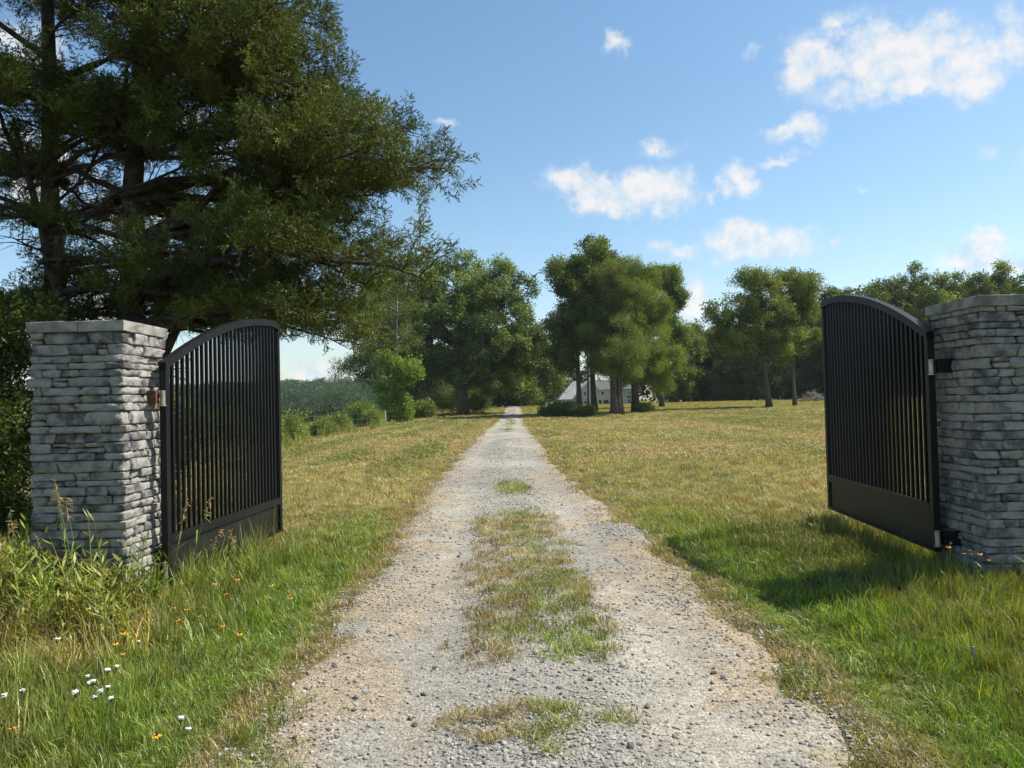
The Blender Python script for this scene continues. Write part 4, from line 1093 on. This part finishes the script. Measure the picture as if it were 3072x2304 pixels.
for sd in (-1, 1):
    Acc().poly([(.05, sd * .02, .02), (.09, sd * .16, .13), (.0, sd * .34, .20), (-.05, sd * .2, .12), (-.05, sd * .02, .02)]).poly([(-.05, sd * .02, .012), (-.05, sd * .2, .112), (.0, sd * .34, .192), (.09, sd * .16, .122), (.05, sd * .02, .012)]).build('wing', M['bird'], bird)
Acc().poly([(-.13, -.015, 0), (-.13, .015, 0), (-.25, .05, -.01), (-.25, -.05, -.01)]).build('tail', M['bird'], bird)

# ------------------------------------------------------------------ wildflowers and tall stalks
random.seed(31)
def yflower(h, rr):
    root = empty('yellow_wildflower', (0, 0, 0))
    Acc().tube([(0, 0, -.02), (.006, .004, h * .5), (0, 0, h)], [.0022, .002, .0016], 5, False).build('stem', M['stem'], root)
    a = Acc()
    for i in range(11):
        an = 6.283 * i / 11; d = Vector((math.cos(an), math.sin(an), random.uniform(-.25, .1))); s_ = Vector((-d.y, d.x, 0)) * rr * .20; c = Vector((0, 0, h))
        a.poly([c + d * rr * .2 - s_ * .5, c + d * rr * .7 - s_, c + d * rr, c + d * rr * .7 + s_, c + d * rr * .2 + s_ * .5])
    a.build('petals', M['petal'], root)
    Acc().tube([(0, 0, h - .004), (0, 0, h + .006), (0, 0, h + .013)], [rr * .30, rr * .30, rr * .12], 8).build('flower_centre', M['cone'], root)
    for z in (.35, .6):
        an = random.uniform(0, 6.28); d = Vector((math.cos(an), math.sin(an), .5)); b_ = Vector((0, 0, h * z)); s_ = Vector((-d.y, d.x, 0)) * .006
        Acc().poly([b_, b_ + d * .03 + s_, b_ + d * .06, b_ + d * .03 - s_]).build('leaf', M['leafgreen'], root)
    return root
protoY = [yflower(.30, .020), yflower(.38, .018)]
YF = [(605,1740),(645,1745),(700,1722),(735,1745),(830,1735),(880,1770),(875,1790),(275,1800),(320,1820),(470,1818),(495,1815),(530,1818),(545,1848),(582,1852),(600,1842),(660,1862),(345,1890),(375,1880),(337,1903),(360,1948),(705,1888),(822,1858),(822,1770),(45,2192),(457,2197),(712,1765)]
ykey = []
for (px, py) in YF:
    h = random.uniform(.26, .36); d = ray(px, py); t = (h + .0 - EYE) / d.z; x, y = d.x * t, d.y * t
    ykey.append((x, y, h, 'yellow dark centred wildflower in the weeds by the sunlit pillar', 'yellow flowers by the sunlit pillar'))
for (px, py) in ((2828,1635),(2847,1630),(2897,1650),(2900,1660),(2950,1656),(2932,1662),(2945,1676),(2917,1687),(3066,1725)):
    p_ = at(px, py, 5.75); ykey.append((p_.x, 5.75, max(.14, p_.z - Z(p_.x, 5.75)), 'yellow dark centred wildflower at the foot of the shaded pillar', 'yellow flowers by the shaded pillar'))
def place(proto_l, items, tilt):
    used = set()
    for i, (x, y, h, lab, grp) in enumerate(items):
        j = i % len(proto_l); o = proto_l[j] if j not in used else dup(proto_l[j]); used.add(j)
        o.location = (x, y, Z(x, y)); k = h / o['h']; o.scale = (1.0 if k > 1 else max(k, .8),) * 2 + (k,)
        o.rotation_euler = (random.gauss(.15, tilt), random.gauss(0, tilt), random.uniform(0, 6.28)); tag(o, lab, 'flower', grp)
protoY[0]['h'] = .30; protoY[1]['h'] = .38
place(protoY, ykey, .08)
def wflower(h, rr):
    root = empty('white_wildflower', (0, 0, 0)); root['h'] = h
    Acc().tube([(0, 0, -.02), (.004, 0, h * .6), (0, 0, h - .03)], [.0022, .002, .0015], 5, False).build('stem', M['stem'], root)
    a, b_ = Acc(), Acc()
    for i in range(26):
        an = i * 2.4; q = math.sqrt((i + .5) / 26) * rr; c = Vector((q * math.cos(an), q * math.sin(an), h + random.uniform(-.006, .004)))
        b_.tube([(0, 0, h - .03), tuple(c)], [.0009, .0007], 3, False)
        a.tube([c - Vector((0, 0, .003)), c + Vector((0, 0, .002)), c + Vector((0, 0, .004))], [.003, .0048, .002], 6)
    a.build('florets', M['white'], root); b_.build('umbel_rays', M['stem'], root)
    return root
protoW = [wflower(.30, .0135), wflower(.24, .010)]
witems = []
for (px, py) in ((38,2075),(25,2078),(138,1912),(285,2015),(298,2027),(265,2048),(280,2060),(298,2066),(298,2082),(340,2055),(346,2090),(352,1996),(325,1985),(521,2160),(528,2188),(430,1908)):
    h = random.uniform(.22, .32); d = ray(px, py); t = (h - EYE) / d.z; witems.append((d.x * t, d.y * t, h, 'flat white lacy wildflower in the roadside grass', 'white wildflowers'))
place(protoW, witems, .06)
def stalk(pts, seed_len, label, drop):
    b0 = Vector(pts[0]); root = empty('tall_grass_stalk', tuple(b0)); tag(root, label, 'grass stalk', 'seeding grass stalks')
    P_ = [Vector(p_) - b0 for p_ in pts]
    Acc().tube(P_, [.0034, .003, .0024, .0014][:len(P_)], 5, False).build('stem', M['stem'], root)
    a = Acc(); d = (P_[-1] - P_[-2]).normalized()
    for i in range(34):
        c = P_[-1] - d * seed_len * random.random(); q = (d * .5 + rv() * .8).normalized(); L = random.uniform(.012, .04)
        a.tube([c, c + q * L + Vector((0, 0, -drop * L)), c + q * L * 1.25 + Vector((0, 0, -drop * L * 1.5))], [.0009, .0022, .0007], 4, False)
    a.build('seed_head', M['seed'], root)
    lf = Acc()
    for z in (.2, .38, .55):
        i = z * (len(P_) - 1); k_ = int(i); c = P_[k_].lerp(P_[k_ + 1], i - k_); an = random.uniform(0, 6.28); q = Vector((math.cos(an), math.sin(an), 0)); s_ = Vector((-q.y, q.x, 0)) * .006
        e1 = c + q * .12 + Vector((0, 0, .09)); e2 = c + q * .26 + Vector((0, 0, .02)); n0 = len(lf.v)
        lf.v += [tuple(v) for v in (c - s_ * .6, c + s_ * .6, e1 + s_, e1 - s_, e2)]; lf.f += [(n0, n0 + 1, n0 + 2, n0 + 3), (n0 + 3, n0 + 2, n0 + 4)]
    lf.build('blade', M['leafgreen'], root)
for (bx, by, tx, ty, Y0, lab) in ((250,1760,165,1440,5.55,'slim seeding stalk leaning before the pillar front'), (225,1760,170,1470,5.7,'short tawny stalk leaning before the pillar front'), (268,1760,195,1490,5.5,'upright green stalk before the pillar front'),
        (525,1800,635,1490,5.9,'long stalk slanting across the kick panel of the gate'), (500,1790,560,1500,6.0,'stalk leaning against the hinge side of the gate'), (705,1740,695,1590,6.6,'thin stalk standing before the middle of the gate'), (560,1800,660,1590,5.95,'bent stalk crossing the gate panel'), (60,1700,30,1520,5.3,'dull stalk in the shade beside the hedge')):
    top = at(tx, ty, Y0 + .05); bb = at(bx, by, Y0); g = Z(bb.x, Y0)
    bx_ = bb.x; p0 = Vector((bx_, Y0, g)); m1 = p0.lerp(top, .35) + Vector((0, 0, .05)); m2 = p0.lerp(top, .7) + Vector((0, 0, .04))
    stalk([p0, m1, m2, top], .17, lab, .4)

# ------------------------------------------------------------------ summer haze over the valley
hz = Acc().box((-1000, -100, -6), (1000, 1700, 48)).build('haze', None); tag(hz, kind='stuff')
m, t, out = material('air'); pv = t.add('ShaderNodeVolumePrincipled'); pv.inputs['Color'].default_value = (.80, .88, 1, 1)
pv.inputs['Density'].default_value = .00015; t.link(pv.outputs[0], out.inputs['Volume']); hz.data.materials.append(m)
